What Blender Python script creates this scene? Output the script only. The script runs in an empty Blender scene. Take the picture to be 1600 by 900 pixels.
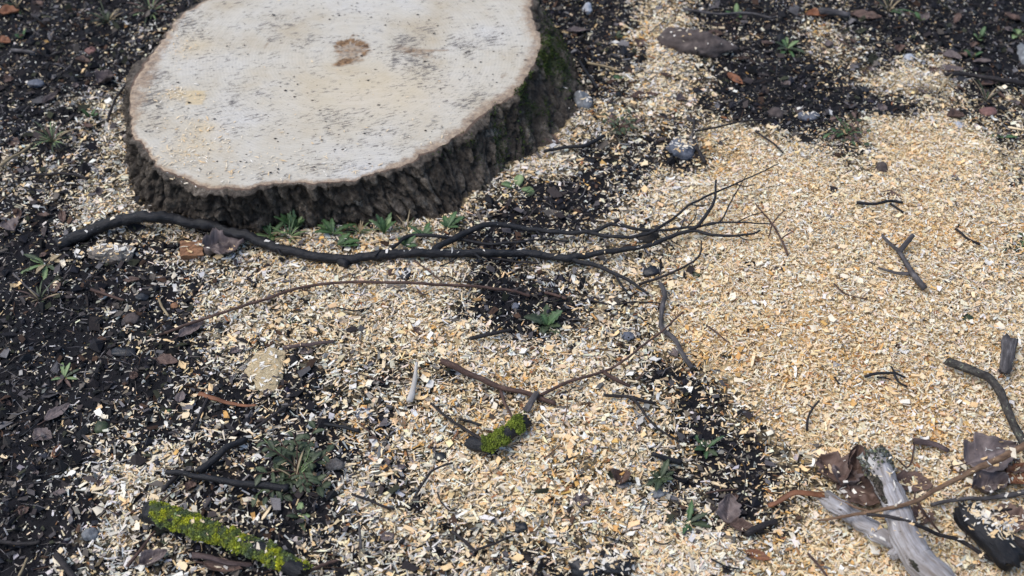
import bpy, math, random
import numpy as np
from mathutils import Vector

# ------------------------------------------------------------------ camera, sky, sun, exposure
SC = bpy.context.scene
COL = SC.collection
CAM_H, PITCH, HFOV = 1.5, math.radians(45.0), math.radians(40.0)
cam_d = bpy.data.cameras.new('camera')
cam = bpy.data.objects.new('camera', cam_d); COL.objects.link(cam)
cam.location = (0, 0, CAM_H); cam.rotation_euler = (math.pi / 2 - PITCH, 0, 0)
cam_d.sensor_width = 36.0; cam_d.sensor_fit = 'HORIZONTAL'; cam_d.angle = HFOV
cam_d.clip_start = 0.05; cam_d.clip_end = 400
cam_d.dof.use_dof = True; cam_d.dof.focus_distance = 1.98; cam_d.dof.aperture_fstop = 4.5
SC.camera = cam

SUN_EL, SUN_AZ = math.radians(60), math.radians(-95)       # overcast: a broad soft glow, high, from the left
w = bpy.data.worlds.new('World'); SC.world = w; w.use_nodes = True
nt = w.node_tree; nt.nodes.clear()
sky = nt.nodes.new('ShaderNodeTexSky'); sky.sky_type = 'NISHITA'; sky.sun_disc = False
sky.sun_elevation = SUN_EL; sky.sun_rotation = SUN_AZ
sky.air_density = 1.0; sky.dust_density = 1.6; sky.ozone_density = 1.0
bg = nt.nodes.new('ShaderNodeBackground'); bg.inputs[1].default_value = 0.13
wo = nt.nodes.new('ShaderNodeOutputWorld')
nt.links.new(sky.outputs[0], bg.inputs[0]); nt.links.new(bg.outputs[0], wo.inputs[0])
sl = bpy.data.lights.new('sun', 'SUN'); sl.energy = 1.5; sl.angle = math.radians(50); sl.color = (1.0, 0.95, 0.88)
so = bpy.data.objects.new('sun', sl); COL.objects.link(so)
sd = Vector((math.sin(SUN_AZ) * math.cos(SUN_EL), math.cos(SUN_AZ) * math.cos(SUN_EL), math.sin(SUN_EL)))
so.rotation_euler = sd.to_track_quat('Z', 'Y').to_euler()
SC.view_settings.view_transform = 'Standard'; SC.view_settings.look = 'None'
SC.view_settings.exposure = 0.70; SC.view_settings.gamma = 1.0; SC.view_settings.use_curve_mapping = False
SC.render.engine = 'CYCLES'; SC.cycles.use_denoising = True; SC.cycles.max_bounces = 6
SC.cycles.diffuse_bounces = 4; SC.cycles.glossy_bounces = 2; SC.cycles.transmission_bounces = 2

rng = np.random.default_rng(7); random.seed(7)

# ------------------------------------------------------------------ helpers: noise, projection, terrain
def _h(i, j, k, s):
    n = (i.astype(np.int64) * 374761393 + j.astype(np.int64) * 668265263 + k.astype(np.int64) * 2147483647 + s * 1274126177) & 0xffffffff
    n = ((n ^ (n >> 13)) * 1274126177) & 0xffffffff
    n = ((n ^ (n >> 16)) * 2246822519) & 0xffffffff
    return ((n ^ (n >> 15)) & 0xffffff) / float(0xffffff)
def vn(x, y, z=0.0, s=0):
    x, y, z = np.broadcast_arrays(np.asarray(x, float), np.asarray(y, float), np.asarray(z, float))
    i, j, k = np.floor(x), np.floor(y), np.floor(z)
    fx, fy, fz = x - i, y - j, z - k
    fx = fx * fx * (3 - 2 * fx); fy = fy * fy * (3 - 2 * fy); fz = fz * fz * (3 - 2 * fz)
    i, j, k = i.astype(np.int64), j.astype(np.int64), k.astype(np.int64)
    def L(a, b, t): return a + (b - a) * t
    c = lambda a, b, d: _h(i + a, j + b, k + d, s)
    return L(L(L(c(0,0,0), c(1,0,0), fx), L(c(0,1,0), c(1,1,0), fx), fy),
             L(L(c(0,0,1), c(1,0,1), fx), L(c(0,1,1), c(1,1,1), fx), fy), fz)
def fbm(x, y, z=0.0, o=4, s=0, g=0.5):
    t = 0; a = 1.0; n = 0.0; f = 1.0
    for q in range(o):
        t = t + a * vn(np.asarray(x) * f, np.asarray(y) * f, np.asarray(z) * f, s + q * 17); n += a; a *= g; f *= 2.03
    return t / n
def ss(a, b, x):
    t = np.clip((x - a) / (b - a), 0, 1); return t * t * (3 - 2 * t)

FPX = 800 / math.tan(HFOV / 2); CP, SP = math.cos(PITCH), math.sin(PITCH)
def project(x, y, z):
    """world -> photograph pixel (1600 x 900)"""
    dz = z - CAM_H
    d = y * CP - dz * SP
    u = y * SP + dz * CP
    d = np.maximum(d, 0.05)
    return 800 + FPX * x / d, 450 - FPX * u / d
def on_plane(px, py, z):
    px, py = np.asarray(px, float), np.asarray(py, float)
    rx = px - 800; ry = FPX * CP + (450 - py) * SP; rz = -FPX * SP + (450 - py) * CP
    t = (z - CAM_H) / rz
    return rx * t, ry * t

# how thickly the ground is covered with chips (0..9), 50-pixel cells of the photograph laid on the ground
DENS = [
"11112222222222222212652233323311",
"11123444444444444423872336533211",
"21133444444444444333862114469723",
"12465444444444444455864211123635",
"34475444444444447755558743489974",
"44555444444444678843437998579996",
"45666444444444754335888999999998",
"22358744677777533357778999999998",
"12233456677777646667579999999999",
"11233367777888622456689999999999",
"11233367677788533356689999999999",
"11122345566777888776699999999999",
"01123344445567778886446999999999",
"01244444455667878788644699999999",
"01366535332567788888643359999999",
"02476544445667788766643355999999",
"01475434324566676689754458888999",
"02355433344555555454998678999999"]
DG = np.array([[int(c) for c in r] for r in DENS], float) / 9.0
# how fresh and yellow the chips are (0 grey-white .. 9 yellow-tan), 100-pixel cells
WARM = [
"1122222224544433",
"1134444444554444",
"2223333334576787",
"1224333334567777",
"1123555445687887",
"1123666456678887",
"1122345667889877",
"1222346777577777",
"1223345666557777"]
WG = np.array([[int(c) for c in r] for r in WARM], float) / 9.0
def _blur(g):
    p = np.pad(g, 1, mode='edge')
    return sum(p[a:a + g.shape[0], b:b + g.shape[1]] * (2 - abs(a - 1)) * (2 - abs(b - 1)) for a in range(3) for b in range(3)) / 16
_cx, _cy = np.meshgrid(np.arange(32) * 50 + 25, np.arange(18) * 50 + 25)
for _x, _y, _w, _h2, _a in ((1190, 150, 120, 45, .14), (880, 310, 90, 60, .16), (1510, 60, 120, 70, .14), (800, 480, 70, 50, .12)):
    DG = np.clip(DG - _a * np.exp(-(((_cx - _x) / _w) ** 2 + ((_cy - _y) / _h2) ** 2)), 0, 1)
DGB = _blur(_blur(DG))
def lookup(g, px, py, cell):
    u = np.clip(np.asarray(px) / cell - 0.5, 0, g.shape[1] - 1.001); v = np.clip(np.asarray(py) / cell - 0.5, 0, g.shape[0] - 1.001)
    i = u.astype(int); j = v.astype(int); fu = u - i; fv = v - j
    return (g[j, i] * (1 - fu) + g[j, i + 1] * fu) * (1 - fv) + (g[j + 1, i] * (1 - fu) + g[j + 1, i + 1] * fu) * fv
def dens(x, y):
    px, py = project(x, y, 0.0)
    wob = 26.0
    px = px + wob * (fbm(x * 14, y * 14, 3.1, 3, 5) - .5) * 2; py = py + wob * (fbm(x * 14, y * 14, 9.7, 3, 6) - .5) * 2
    d = lookup(DG, px, py, 50.0)
    mid = np.exp(-(((px - 700) / 420) ** 2 + ((py - 640) / 260) ** 2)) + .8 * np.exp(-((px - 60) / 260) ** 2)
    k = fbm(x * 24, y * 24, 1.3, 4, 8, .6) - .5
    return np.clip(d - .05 * mid + k * (.55 + .6 * mid) * (1 - np.abs(2 * d - 1) * .62), 0, 1)
def terrain(x, y):
    x = np.asarray(x, float); y = np.asarray(y, float)
    px, py = project(x, y, 0.0)
    d = lookup(DGB, px, py, 50.0)
    g = np.exp(-(((px - 1330) / 330) ** 2 + ((py - 480) / 230) ** 2))
    g2 = np.exp(-(((px - 640) / 220) ** 2 + ((py - 560) / 110) ** 2))
    g3 = np.exp(-(((px - 900) / 110) ** 2 + ((py - 720) / 70) ** 2))
    fade = np.exp(-((x / 2.5) ** 2 + ((y - 1.8) / 2.5) ** 2))
    h = (0.030 * d + 0.045 * g + 0.018 * g2 + 0.016 * g3) * fade
    h = h + 0.035 * (fbm(x * 3.1, y * 3.1, .3, 3, 21) - .5) + 0.012 * (fbm(x * 16, y * 16, .7, 3, 22) - .5)
    return h
def fine(x, y):
    px, py = project(np.asarray(x, float), np.asarray(y, float), 0.0); b = 1 - lookup(DGB, px, py, 50.0)
    return terrain(x, y) + 0.009 * (fbm(np.asarray(x) * 60, np.asarray(y) * 60, .2, 3, 23) - .5) + b * .020 * (fbm(np.asarray(x) * 28, np.asarray(y) * 28, .9, 4, 24, .6) - .5)
def at(px, py, lift=0.0):
    """point of the terrain seen at a photograph pixel, lifted by some metres"""
    z = 0.02
    for _ in range(8):
        x, y = on_plane(px, py, z + lift); z = float(terrain(x, y))
    return np.array([float(x), float(y), z + lift])

def S(r, g, b):
    f = lambda c: (c / 255 / 12.92) if c / 255 <= 0.04045 else ((c / 255 + .055) / 1.055) ** 2.4
    return (f(r), f(g), f(b))

# ------------------------------------------------------------------ helpers: meshes
def make_mesh(name, V, faces, mat, attrs=None, smooth=False):
    """faces: list of integer arrays (n,3) or (n,4)"""
    V = np.asarray(V, np.float32); me = bpy.data.meshes.new(name)
    faces = [np.asarray(f, np.int32) for f in faces if len(f)]
    loops = np.concatenate([f.ravel() for f in faces])
    tot = np.concatenate([np.full(len(f), f.shape[1], np.int32) for f in faces])
    start = np.concatenate([[0], np.cumsum(tot)[:-1]]).astype(np.int32)
    me.vertices.add(len(V)); me.vertices.foreach_set('co', V.ravel())
    me.loops.add(len(loops)); me.loops.foreach_set('vertex_index', loops)
    me.polygons.add(len(tot)); me.polygons.foreach_set('loop_start', start)
    me.polygons.foreach_set('use_smooth', np.full(len(tot), smooth))
    for k, a in (attrs or {}).items():
        a = np.asarray(a, np.float32)
        if a.ndim == 1:
            at_ = me.attributes.new(k, 'FLOAT', 'POINT'); at_.data.foreach_set('value', a)
        else:
            at_ = me.attributes.new(k, 'FLOAT_COLOR', 'POINT')
            if a.shape[1] == 3: a = np.concatenate([a, np.ones((len(a), 1), np.float32)], 1)
            at_.data.foreach_set('color', a.ravel())
    me.update(calc_edges=True); me.validate()
    if mat: me.materials.append(mat)
    return me
def link(name, me, parent=None, loc=None):
    o = bpy.data.objects.new(name, me); COL.objects.link(o)
    if parent: o.parent = parent
    if loc is not None: o.location = tuple(float(c) for c in loc)
    return o
def tag(o, label, cat, group=None, kind=None):
    if label: o['label'] = label
    if cat: o['category'] = cat
    if group: o['group'] = group
    if kind: o['kind'] = kind
    return o
def thing(name, label, cat, loc, group=None):
    o = bpy.data.objects.new(name, None); COL.objects.link(o); o.location = tuple(float(c) for c in loc)
    o.empty_display_size = 0.02
    return tag(o, label, cat, group)

# ------------------------------------------------------------------ materials
class NT:
    def __init__(s, name, rough=0.8, spec=0.3):
        s.m = bpy.data.materials.new(name); s.m.use_nodes = True; s.t = s.m.node_tree
        s.b = s.t.nodes['Principled BSDF']; s.b.inputs['Roughness'].default_value = rough
        s.b.inputs['Specular IOR Level'].default_value = spec
        s.co = s.t.nodes.new('ShaderNodeTexCoord').outputs['Object']
    def n(s, t, **kw):
        x = s.t.nodes.new(t)
        for k, v in kw.items(): setattr(x, k, v)
        return x
    def l(s, a, b): s.t.links.new(a, b)
    def noise(s, scale, detail=4, rough=0.55, vec=None, dist=0.0, stretch=None):
        x = s.n('ShaderNodeTexNoise'); x.inputs['Scale'].default_value = scale; x.inputs['Detail'].default_value = detail
        x.inputs['Roughness'].default_value = rough; x.inputs['Distortion'].default_value = dist
        v = vec or s.co
        if stretch:
            mp = s.n('ShaderNodeMapping'); mp.inputs['Scale'].default_value = stretch; s.l(v, mp.inputs[0]); v = mp.outputs[0]
        s.l(v, x.inputs['Vector']); return x.outputs['Fac']
    def ramp(s, fac, stops, interp='LINEAR'):
        r = s.n('ShaderNodeValToRGB'); r.color_ramp.interpolation = interp
        e = r.color_ramp.elements
        while len(e) < len(stops): e.new(0.5)
        for q, (p, c) in zip(e, stops):
            q.position = p
            q.color = (c, c, c, 1) if isinstance(c, (int, float)) else (*c, 1)
        s.l(fac, r.inputs[0]); return r.outputs[0]
    def mix(s, fac, a, b, mode='MIX'):
        x = s.n('ShaderNodeMix', data_type='RGBA', blend_type=mode)
        for i, v in ((0, fac), (6, a), (7, b)):
            if isinstance(v, (int, float)): x.inputs[i].default_value = v
            elif isinstance(v, tuple): x.inputs[i].default_value = (*v, 1)
            else: s.l(v, x.inputs[i])
        return x.outputs[2]
    def math(s, op, a, b=None):
        x = s.n('ShaderNodeMath', operation=op)
        for i, v in ((0, a), (1, b)):
            if v is None: continue
            if isinstance(v, (int, float)): x.inputs[i].default_value = v
            else: s.l(v, x.inputs[i])
        return x.outputs[0]
    def attr(s, name):
        x = s.n('ShaderNodeAttribute'); x.attribute_name = name; return x
    def color(s, c): s.l(c, s.b.inputs['Base Color'])
    def bump(s, h, strength=0.5, dist=0.002):
        x = s.n('ShaderNodeBump'); x.inputs['Strength'].default_value = strength; x.inputs['Distance'].default_value = dist
        s.l(h, x.inputs['Height']); s.l(x.outputs[0], s.b.inputs['Normal'])

def mat_soil():
    t = NT('dark_soil', 0.8, 0.2)
    n1 = t.noise(45, 6, .65); n2 = t.noise(260, 5, .6)
    c = t.ramp(n1, [(.28, S(12, 12, 15)), (.5, S(21, 20, 24)), (.68, S(33, 31, 34)), (.8, S(54, 50, 50))])
    c = t.mix(t.ramp(n2, [(.4, 0.0), (.7, .55)]), c, S(20, 19, 22))
    saw = t.attr('sawdust').outputs['Fac']
    sc_ = t.ramp(t.noise(420, 4, .6), [(.3, S(164, 138, 98)), (.5, S(212, 187, 142)), (.72, S(234, 214, 174))])
    k = t.math('ADD', saw, t.math('MULTIPLY', t.math('SUBTRACT', t.noise(120, 4), .5), .9))
    t.color(t.mix(t.ramp(k, [(.42, 0.0), (.60, .14), (.74, .55), (.92, 1.0)]), c, sc_))
    t.bump(t.noise(330, 5, .7), .7, .004)
    return t.m
def mat_tint(name, rough=.75, spec=.25, grain=900, amount=.25, bump=.25):
    t = NT(name, rough, spec)
    a = t.attr('tint').outputs['Color']
    n = t.noise(grain, 3, .6)
    t.color(t.mix(1.0, a, t.ramp(n, [(.25, 1 - amount), (.75, 1 + amount * .3)]), 'MULTIPLY'))
    t.bump(n, bump, .0006)
    return t.m
def mat_bark(name, c1, c2, c3, scale=140, rough=.85, spec=.25, bump=.6, spots=None, spot_at=.66, stretch=None, dist=.003, grain=None):
    t = NT(name, rough, spec)
    if grain: t.co = t.attr('axis').outputs['Color']; stretch = grain
    n = t.noise(scale, 6, .65, stretch=stretch); n2 = t.noise(scale * .22, 4, .55)
    c = t.ramp(n, [(.3, c1), (.52, c2), (.74, c3)])
    c = t.mix(t.ramp(n2, [(.35, .55), (.65, 0.0)]), c, c1)
    if spots is not None:
        c = t.mix(t.ramp(t.noise(scale * .9, 5, .7), [(spot_at, 0.0), (spot_at + .07, 1.0)]), c, spots)
    t.color(c); t.bump(n, bump, dist); return t.m
def mat_leaf(name, c1, c2, rough=.6, spec=.35, scale=60, trans=0.0):
    t = NT(name, rough, spec)
    n = t.noise(scale, 5, .6)
    c = t.ramp(n, [(.3, c1), (.7, c2)])
    c = t.mix(t.math('MULTIPLY', t.attr('vein').outputs['Fac'], .5), c, tuple(min(1, q * 1.5 + .03) for q in c2))
    c = t.mix(t.ramp(t.noise(scale * 4, 4, .7), [(.55, 0.0), (.75, .6)]), c, tuple(q * .5 for q in c1))
    t.color(c); t.bump(t.noise(scale * 5, 4, .6), .35, .001)
    return t.m

M = {}
M['soil'] = mat_soil()
M['chip'] = mat_tint('wood_chip_wood', .72, .25, 900, .20, .25)
M['crumb'] = mat_tint('soil_crumb_earth', .75, .25, 700, .5, .6)
M['litter'] = mat_tint('rotting_litter', .8, .2, 500, .4, .5)
M['moss'] = mat_tint('moss_green', .9, .15, 900, .35, .4)
M['branch_black'] = mat_bark('wet_black_bark', S(12, 12, 15), S(22, 22, 26), S(42, 42, 46), 230, .62, .4, .7, S(120, 122, 124), .66, grain=(.45, 1, 1))
M['branch_dark'] = mat_bark('dark_twig_bark', S(24, 21, 22), S(42, 37, 37), S(70, 63, 62), 240, .7, .35, .6, grain=(.4, 1, 1))
M['twig_brown'] = mat_bark('brown_twig_bark', S(52, 38, 34), S(84, 64, 56), S(120, 96, 82), 260, .7, .3, .5, grain=(.35, 1, 1))
M['twig_tan'] = mat_bark('tan_twig_bark', S(82, 62, 48), S(122, 96, 74), S(150, 124, 98), 220, .7, .3, .5, grain=(.35, 1, 1))
M['twig_grey'] = mat_bark('grey_twig_bark', S(48, 46, 46), S(84, 80, 80), S(126, 122, 122), 200, .8, .25, .6, grain=(.25, 1, 1))
M['lichen_bark'] = mat_bark('lichened_bark', S(36, 33, 32), S(74, 70, 66), S(112, 110, 100), 180, .85, .2, .7, S(128, 134, 112), .6, grain=(.6, 1, 1))
M['driftwood'] = mat_bark('silver_weathered_wood', S(112, 102, 93), S(162, 159, 160), S(204, 202, 204), 170, .75, .25, .6, S(70, 62, 56), .63, None, grain=(.16, 1.3, 1.3))
M['charred'] = mat_bark('charred_wood', S(12, 12, 15), S(22, 22, 26), S(44, 44, 48), 160, .6, .4, .8, S(110, 106, 100), .70, grain=(.5, 1, 1))
M['pale_wood'] = mat_bark('pale_bare_wood', S(150, 142, 132), S(192, 188, 182), S(214, 212, 208), 150, .75, .3, .4, grain=(.15, 1, 1))
M['bark_strip'] = mat_bark('loose_bark', S(48, 40, 40), S(86, 72, 70), S(120, 104, 100), 150, .8, .25, .7, grain=(.3, 1, 1))
M['red_wood'] = mat_bark('reddish_wood', S(112, 76, 54), S(158, 118, 88), S(188, 152, 120), 120, .75, .25, .6, None, .7, (1, 8, 8))
M['dust_slab'] = mat_bark('sawdust_caked_wood', S(150, 132, 102), S(196, 178, 142), S(224, 210, 180), 420, .9, .15, .8)
M['dusty_clod'] = mat_bark('dusty_clod', S(96, 88, 82), S(138, 130, 122), S(170, 162, 152), 420, .95, .1, .8)
M['leaf_grey'] = mat_leaf('dead_leaf_grey', S(66, 58, 57), S(116, 103, 100))
M['leaf_brown'] = mat_leaf('dead_leaf_brown', S(60, 46, 40), S(108, 86, 76))
M['leaf_rust'] = mat_leaf('dead_leaf_rust', S(86, 54, 36), S(140, 92, 62))
M['green'] = mat_leaf('weed_leaf', S(34, 54, 32), S(70, 98, 54), .5, .4, 50)
M['green_dark'] = mat_leaf('weed_leaf_dark', S(32, 40, 26), S(64, 76, 46), .5, .4, 50)
M['green_pale'] = mat_leaf('weed_leaf_pale', S(70, 92, 56), S(124, 142, 96), .55, .35, 50)
M['straw'] = mat_leaf('dry_stalk', S(110, 96, 74), S(164, 148, 118), .7, .25, 40)
M['stone_blue'] = mat_bark('blue_grey_stone', S(70, 73, 82), S(100, 104, 114), S(140, 143, 150), 190, .7, .35, .5, S(176, 164, 140), .66)
M['stone_brown'] = mat_bark('brown_stone', S(58, 50, 48), S(88, 78, 74), S(116, 104, 98), 90, .75, .3, .4)
M['stone_grey'] = mat_bark('grey_stone', S(84, 86, 88), S(124, 126, 128), S(166, 168, 168), 130, .75, .3, .5)
M['stone_black'] = mat_bark('black_stone', S(14, 15, 18), S(25, 26, 31), S(48, 50, 55), 150, .45, .5, .4)
M['stone_pale'] = mat_bark('pale_stone', S(140, 142, 148), S(184, 186, 190), S(212, 212, 212), 120, .6, .35, .3)
M['stone_red'] = mat_bark('reddish_stone', S(92, 64, 60), S(132, 96, 88), S(158, 124, 114), 120, .65, .35, .3)

# ------------------------------------------------------------------ the ground
def axis(a, b, step, far):
    core = np.arange(a, b + step / 2, step); out = []; d = step; p = b
    while p < far:
        d *= 1.35; p += d; out.append(p)
    out = np.array(out); return np.concatenate([a - (out[::-1] - b), core, out])
gx = axis(-1.55, 1.55, 0.010, 70.0); gy = axis(0.75, 3.05, 0.010, 75.0)
X, Y = np.meshgrid(gx, gy)
Z = fine(X, Y)
sawd = dens(X.ravel(), Y.ravel()); _a, _b = project(X.ravel(), Y.ravel(), 0.0); sawd = sawd - .08 * np.exp(-(((_a - 640) / 420) ** 2 + ((_b - 690) / 260) ** 2))
nx, ny = len(gx), len(gy)
I = (np.arange(ny - 1)[:, None] * nx + np.arange(nx - 1)[None, :]).ravel()
me = make_mesh('ground', np.stack([X.ravel(), Y.ravel(), Z.ravel()], 1), [np.stack([I, I + 1, I + nx + 1, I + nx], 1)], M['soil'], {'sawdust': sawd}, True)
ground = link('ground', me); ground['kind'] = 'structure'; ground['label'] = 'dark damp soil under scattered wood chips'

# ------------------------------------------------------------------ the stump
TOPZ = 0.100
top_px = [(320,0),(285,22),(262,50),(240,80),(222,105),(207,130),(201,152),(203,180),(206,203),(216,226),(226,243),(240,258),(262,267),(285,276),(310,288),(335,292),(360,290),(385,293),(410,288),(440,286),(480,284),(520,282),(555,281),(580,271),(620,259),(660,243),(700,220),(740,195),(770,172),(800,145),(825,115),(838,90),(845,60),(842,35),(834,10),(820,-22),(790,-54),(745,-80),(695,-95),(640,-100),(580,-95),(510,-80),(440,-56),(375,-28)]
base_px = [(300,22),(262,48),(238,76),(218,104),(203,130),(194,156),(190,182),(191,212),(193,244),(197,274),(203,300),(212,322),(232,336),(262,343),(300,348),(335,352),(365,354),(395,354),(420,353),(450,353),(490,354),(530,355),(575,354),(625,353),(668,349),(700,341),(724,328),(742,308),(770,286),(806,262),(842,240),(876,214),(900,184),(912,150),(908,112),(893,78),(872,44),(838,6),(775,-36),(690,-58),(620,-60),(540,-48),(450,-20),(365,2)]
def closed_resample(P, n):
    P = np.asarray(P, float); m = len(P); out = []
    k = 12; t = np.linspace(0, 1, k, endpoint=False)[:, None]
    for i in range(m):
        p0, p1, p2, p3 = P[i - 1], P[i], P[(i + 1) % m], P[(i + 2) % m]
        out.append(.5 * (2 * p1 + (p2 - p0) * t + (2 * p0 - 5 * p1 + 4 * p2 - p3) * t * t + (3 * p1 - p0 - 3 * p2 + p3) * t ** 3))
    C = np.concatenate(out); return C
tx, ty = on_plane(*np.array(top_px, float).T, TOPZ); bx_, by_ = on_plane(*np.array(base_px, float).T, 0.02)
TOPC = closed_resample(np.stack([tx, ty], 1), 0); BASEC = closed_resample(np.stack([bx_, by_], 1), 0)
NA = 1320
def resample_index(C, n):
    m = len(C); u = np.linspace(0, m, n, endpoint=False); i = u.astype(int); f = (u - i)[:, None]
    return C[i] * (1 - f) + C[(i + 1) % m] * f
# even spacing along the rim, same parameter for the foot
seg = np.linalg.norm(np.roll(TOPC, -1, 0) - TOPC, axis=1); cum = np.concatenate([[0], np.cumsum(seg)]); PER = cum[-1]
s_even = np.linspace(0, PER, NA, endpoint=False); uu = np.interp(s_even, cum, np.arange(len(TOPC) + 1))
def by_u(C):
    i = uu.astype(int) % len(C); f = (uu - np.floor(uu))[:, None]; return C[i] * (1 - f) + C[(i + 1) % len(C)] * f
TOP, BASE = by_u(TOPC), by_u(BASEC)
tan_ = np.roll(TOP, -3, 0) - np.roll(TOP, 3, 0); tan_ /= np.linalg.norm(tan_, axis=1)[:, None]
OUT = np.stack([tan_[:, 1], -tan_[:, 0]], 1)
cen = TOP.mean(0); OUT *= np.sign(((TOP - cen) * OUT).sum(1).mean())
PITH = np.array(on_plane(547, 84, TOPZ))
ang = s_even / PER * 2 * np.pi; cxs, sxs = np.cos(ang), np.sin(ang)
RIMJ = (fbm(cxs * 22, sxs * 22, 2.0, 5, 31, .65) - .5) * 0.014 - 0.008 * ss(.60, .72, vn(cxs * 9, sxs * 9, 4.4, 33))
TOPJ = TOP + OUT * RIMJ[:, None]
stump = thing('tree_stump', 'broad freshly sawn tree stump with pale cut face and dark furrowed bark', 'tree stump', (cen[0], cen[1], 0.0))
SL = np.array([cen[0], cen[1], 0.0])

def mat_cut():
    t = NT('sawn_wood', .7, .25)
    ring = t.attr('ring').outputs['Fac']; rim = t.attr('rim').outputs['Fac']; stain = t.attr('stain').outputs['Fac']
    tan_a = t.attr('tan').outputs['Fac']; dirt = t.attr('dirt').outputs['Fac']
    base = t.ramp(t.noise(9, 5, .6), [(.3, S(185, 172, 149)), (.5, S(198, 191, 176)), (.7, S(202, 198, 190))])
    # growth rings: the ring attribute is the distance from the pith
    rr = t.math('ADD', t.math('MULTIPLY', ring, 1150.0), t.math('MULTIPLY', t.noise(14, 3), 9.0))
    lines = t.ramp(t.math('SINE', rr), [(.0, .93), (1, 1.0)])
    r2 = t.ramp(t.math('SINE', t.math('ADD', t.math('MULTIPLY', ring, 260.0), t.math('MULTIPLY', t.noise(10, 2), 6.0))), [(0, .965), (1, 1.0)])
    base = t.mix(1.0, base, lines, 'MULTIPLY'); base = t.mix(1.0, base, r2, 'MULTIPLY')
    # chainsaw strokes
    saw = t.noise(60, 4, .7, stretch=(.28, 3.2, 1))
    base = t.mix(t.ramp(saw, [(.45, 0.0), (.75, .40)]), base, S(170, 160, 144))
    fibre = t.noise(900, 3, .7, stretch=(.5, 1.4, 1))
    base = t.mix(t.ramp(fibre, [(.3, .28), (.55, 0.0)]), base, S(150, 140, 124))
    base = t.mix(t.math('MULTIPLY', tan_a, .7), base, S(198, 174, 128))
    # dirty smears dragged by the saw
    mpr = t.n('ShaderNodeMapping'); mpr.inputs['Rotation'].default_value = (0, 0, -.35); t.l(t.co, mpr.inputs[0])
    sm = t.noise(170, 5, .72, vec=mpr.outputs[0], stretch=(.42, 1.5, 1), dist=.3)
    k = t.math('ADD', t.math('ADD', sm, t.math('MULTIPLY', t.math('SUBTRACT', t.noise(38, 3, .6), .5), .34)), t.math('MULTIPLY', t.math('SUBTRACT', dirt, .46), .18))
    base = t.mix(t.ramp(k, [(.575, 0.0), (.615, .5), (.70, .9)]), base, S(84, 79, 77))
    sp = t.noise(420, 4, .7, stretch=(.6, 1.3, 1))
    kk = t.math('ADD', sp, t.math('MULTIPLY', t.math('SUBTRACT', dirt, .5), .16))
    base = t.mix(t.ramp(kk, [(.63, 0.0), (.70, .75)]), base, S(70, 62, 58))
    st = t.math('ADD', stain, t.math('MULTIPLY', t.math('SUBTRACT', t.noise(110, 5, .7), .5), .9))
    base = t.mix(t.ramp(st, [(.30, 0.0), (.55, .45), (.9, 1.0)]), base, t.ramp(t.noise(150, 4), [(.35, S(70, 50, 36)), (.65, S(150, 118, 84))]))
    rc = t.ramp(t.noise(110, 6, .75), [(.28, S(78, 64, 54)), (.43, S(128, 108, 90)), (.57, S(166, 143, 118)), (.75, S(196, 175, 148))])
    rk = t.math('ADD', rim, t.math('MULTIPLY', t.math('SUBTRACT', t.noise(75, 6, .75), .5), 1.5))
    base = t.mix(t.ramp(rk, [(.40, 0.0), (.85, .85)]), base, rc)
    t.color(base)
    h = t.math('ADD', t.math('MULTIPLY', saw, 1.0), t.math('MULTIPLY', fibre, .6))
    t.bump(h, .55, .0016)
    return t.m
M['cut'] = mat_cut()
NR = 70
rr_ = np.concatenate([[0.004], np.linspace(0, 1, NR)[1:] ** 0.82])
A2 = np.arange(0, NA, 2); na = len(A2)
rimP = TOPJ[A2]
R_, _ = np.meshgrid(rr_, np.zeros(na), indexing='ij')
PX = PITH[0] + R_ * (rimP[None, :, 0] - PITH[0]); PY = PITH[1] + R_ * (rimP[None, :, 1] - PITH[1])
PZ = TOPZ + 0.0035 * (fbm(PX * 7, PY * 7, .1, 3, 41) - .5) + 0.0012 * (fbm(PX * 40, PY * 90, .1, 3, 42) - .5)
LEN = np.linalg.norm(rimP - PITH, axis=1)[None, :]
dist_rim = (1 - R_) * LEN
ppx, ppy = project(PX, PY, TOPZ)
left = ss(300, 215, ppx)
rimw = 0.0065 + 0.026 * left * ss(215, 120, ppy) + 0.011 * ss(560, 720, ppx)
rimw = rimw * (.45 + 1.2 * fbm(PX * 9, PY * 9, .6, 3, 46))
rim = np.clip(1.05 - dist_rim / (rimw * 1.9), 0, 1)
PZ -= 0.0018 * ss(.006, 0, dist_rim)
def blob(cx, cy, rx, ry, rot=0):
    c, s = math.cos(rot), math.sin(rot); dx, dy = ppx - cx, ppy - cy
    u, v = c * dx + s * dy, -s * dx + c * dy
    return np.exp(-((u / rx) ** 2 + (v / ry) ** 2))
pr = np.hypot((ppx - 548) / 27, (ppy - 78) / 20); pa = np.arctan2(ppy - 78, ppx - 548)
pr = pr * (1 + .7 * (fbm(PX * 130, PY * 130, .4, 3, 44) - .5))
ringmark = np.exp(-((pr - .8) / .22) ** 2) * (.30 + .45 * ss(-.6, .6, np.cos(pa + 1.4))) * ss(.3, .6, fbm(PX * 160, PY * 160, .9, 3, 45)) * 1.5 + .68 * np.exp(-(pr / 1.0) ** 2)
stain = np.clip(ringmark * 1.05 + blob(533, 99, 15, 4, -.2) * 1.1 + blob(630, 76, 40, 8, .15) * .42 + blob(672, 92, 44, 16, .45) * .36 + blob(690, 78, 30, 2, 0) * .55
    + blob(590, 130, 60, 40) * .14 + blob(417, 68, 4, 16, .5) * .55 + blob(787, 118, 12, 6, -.7) * .5 + blob(640, 256, 30, 7, -.3) * .35, 0, 1)
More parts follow.
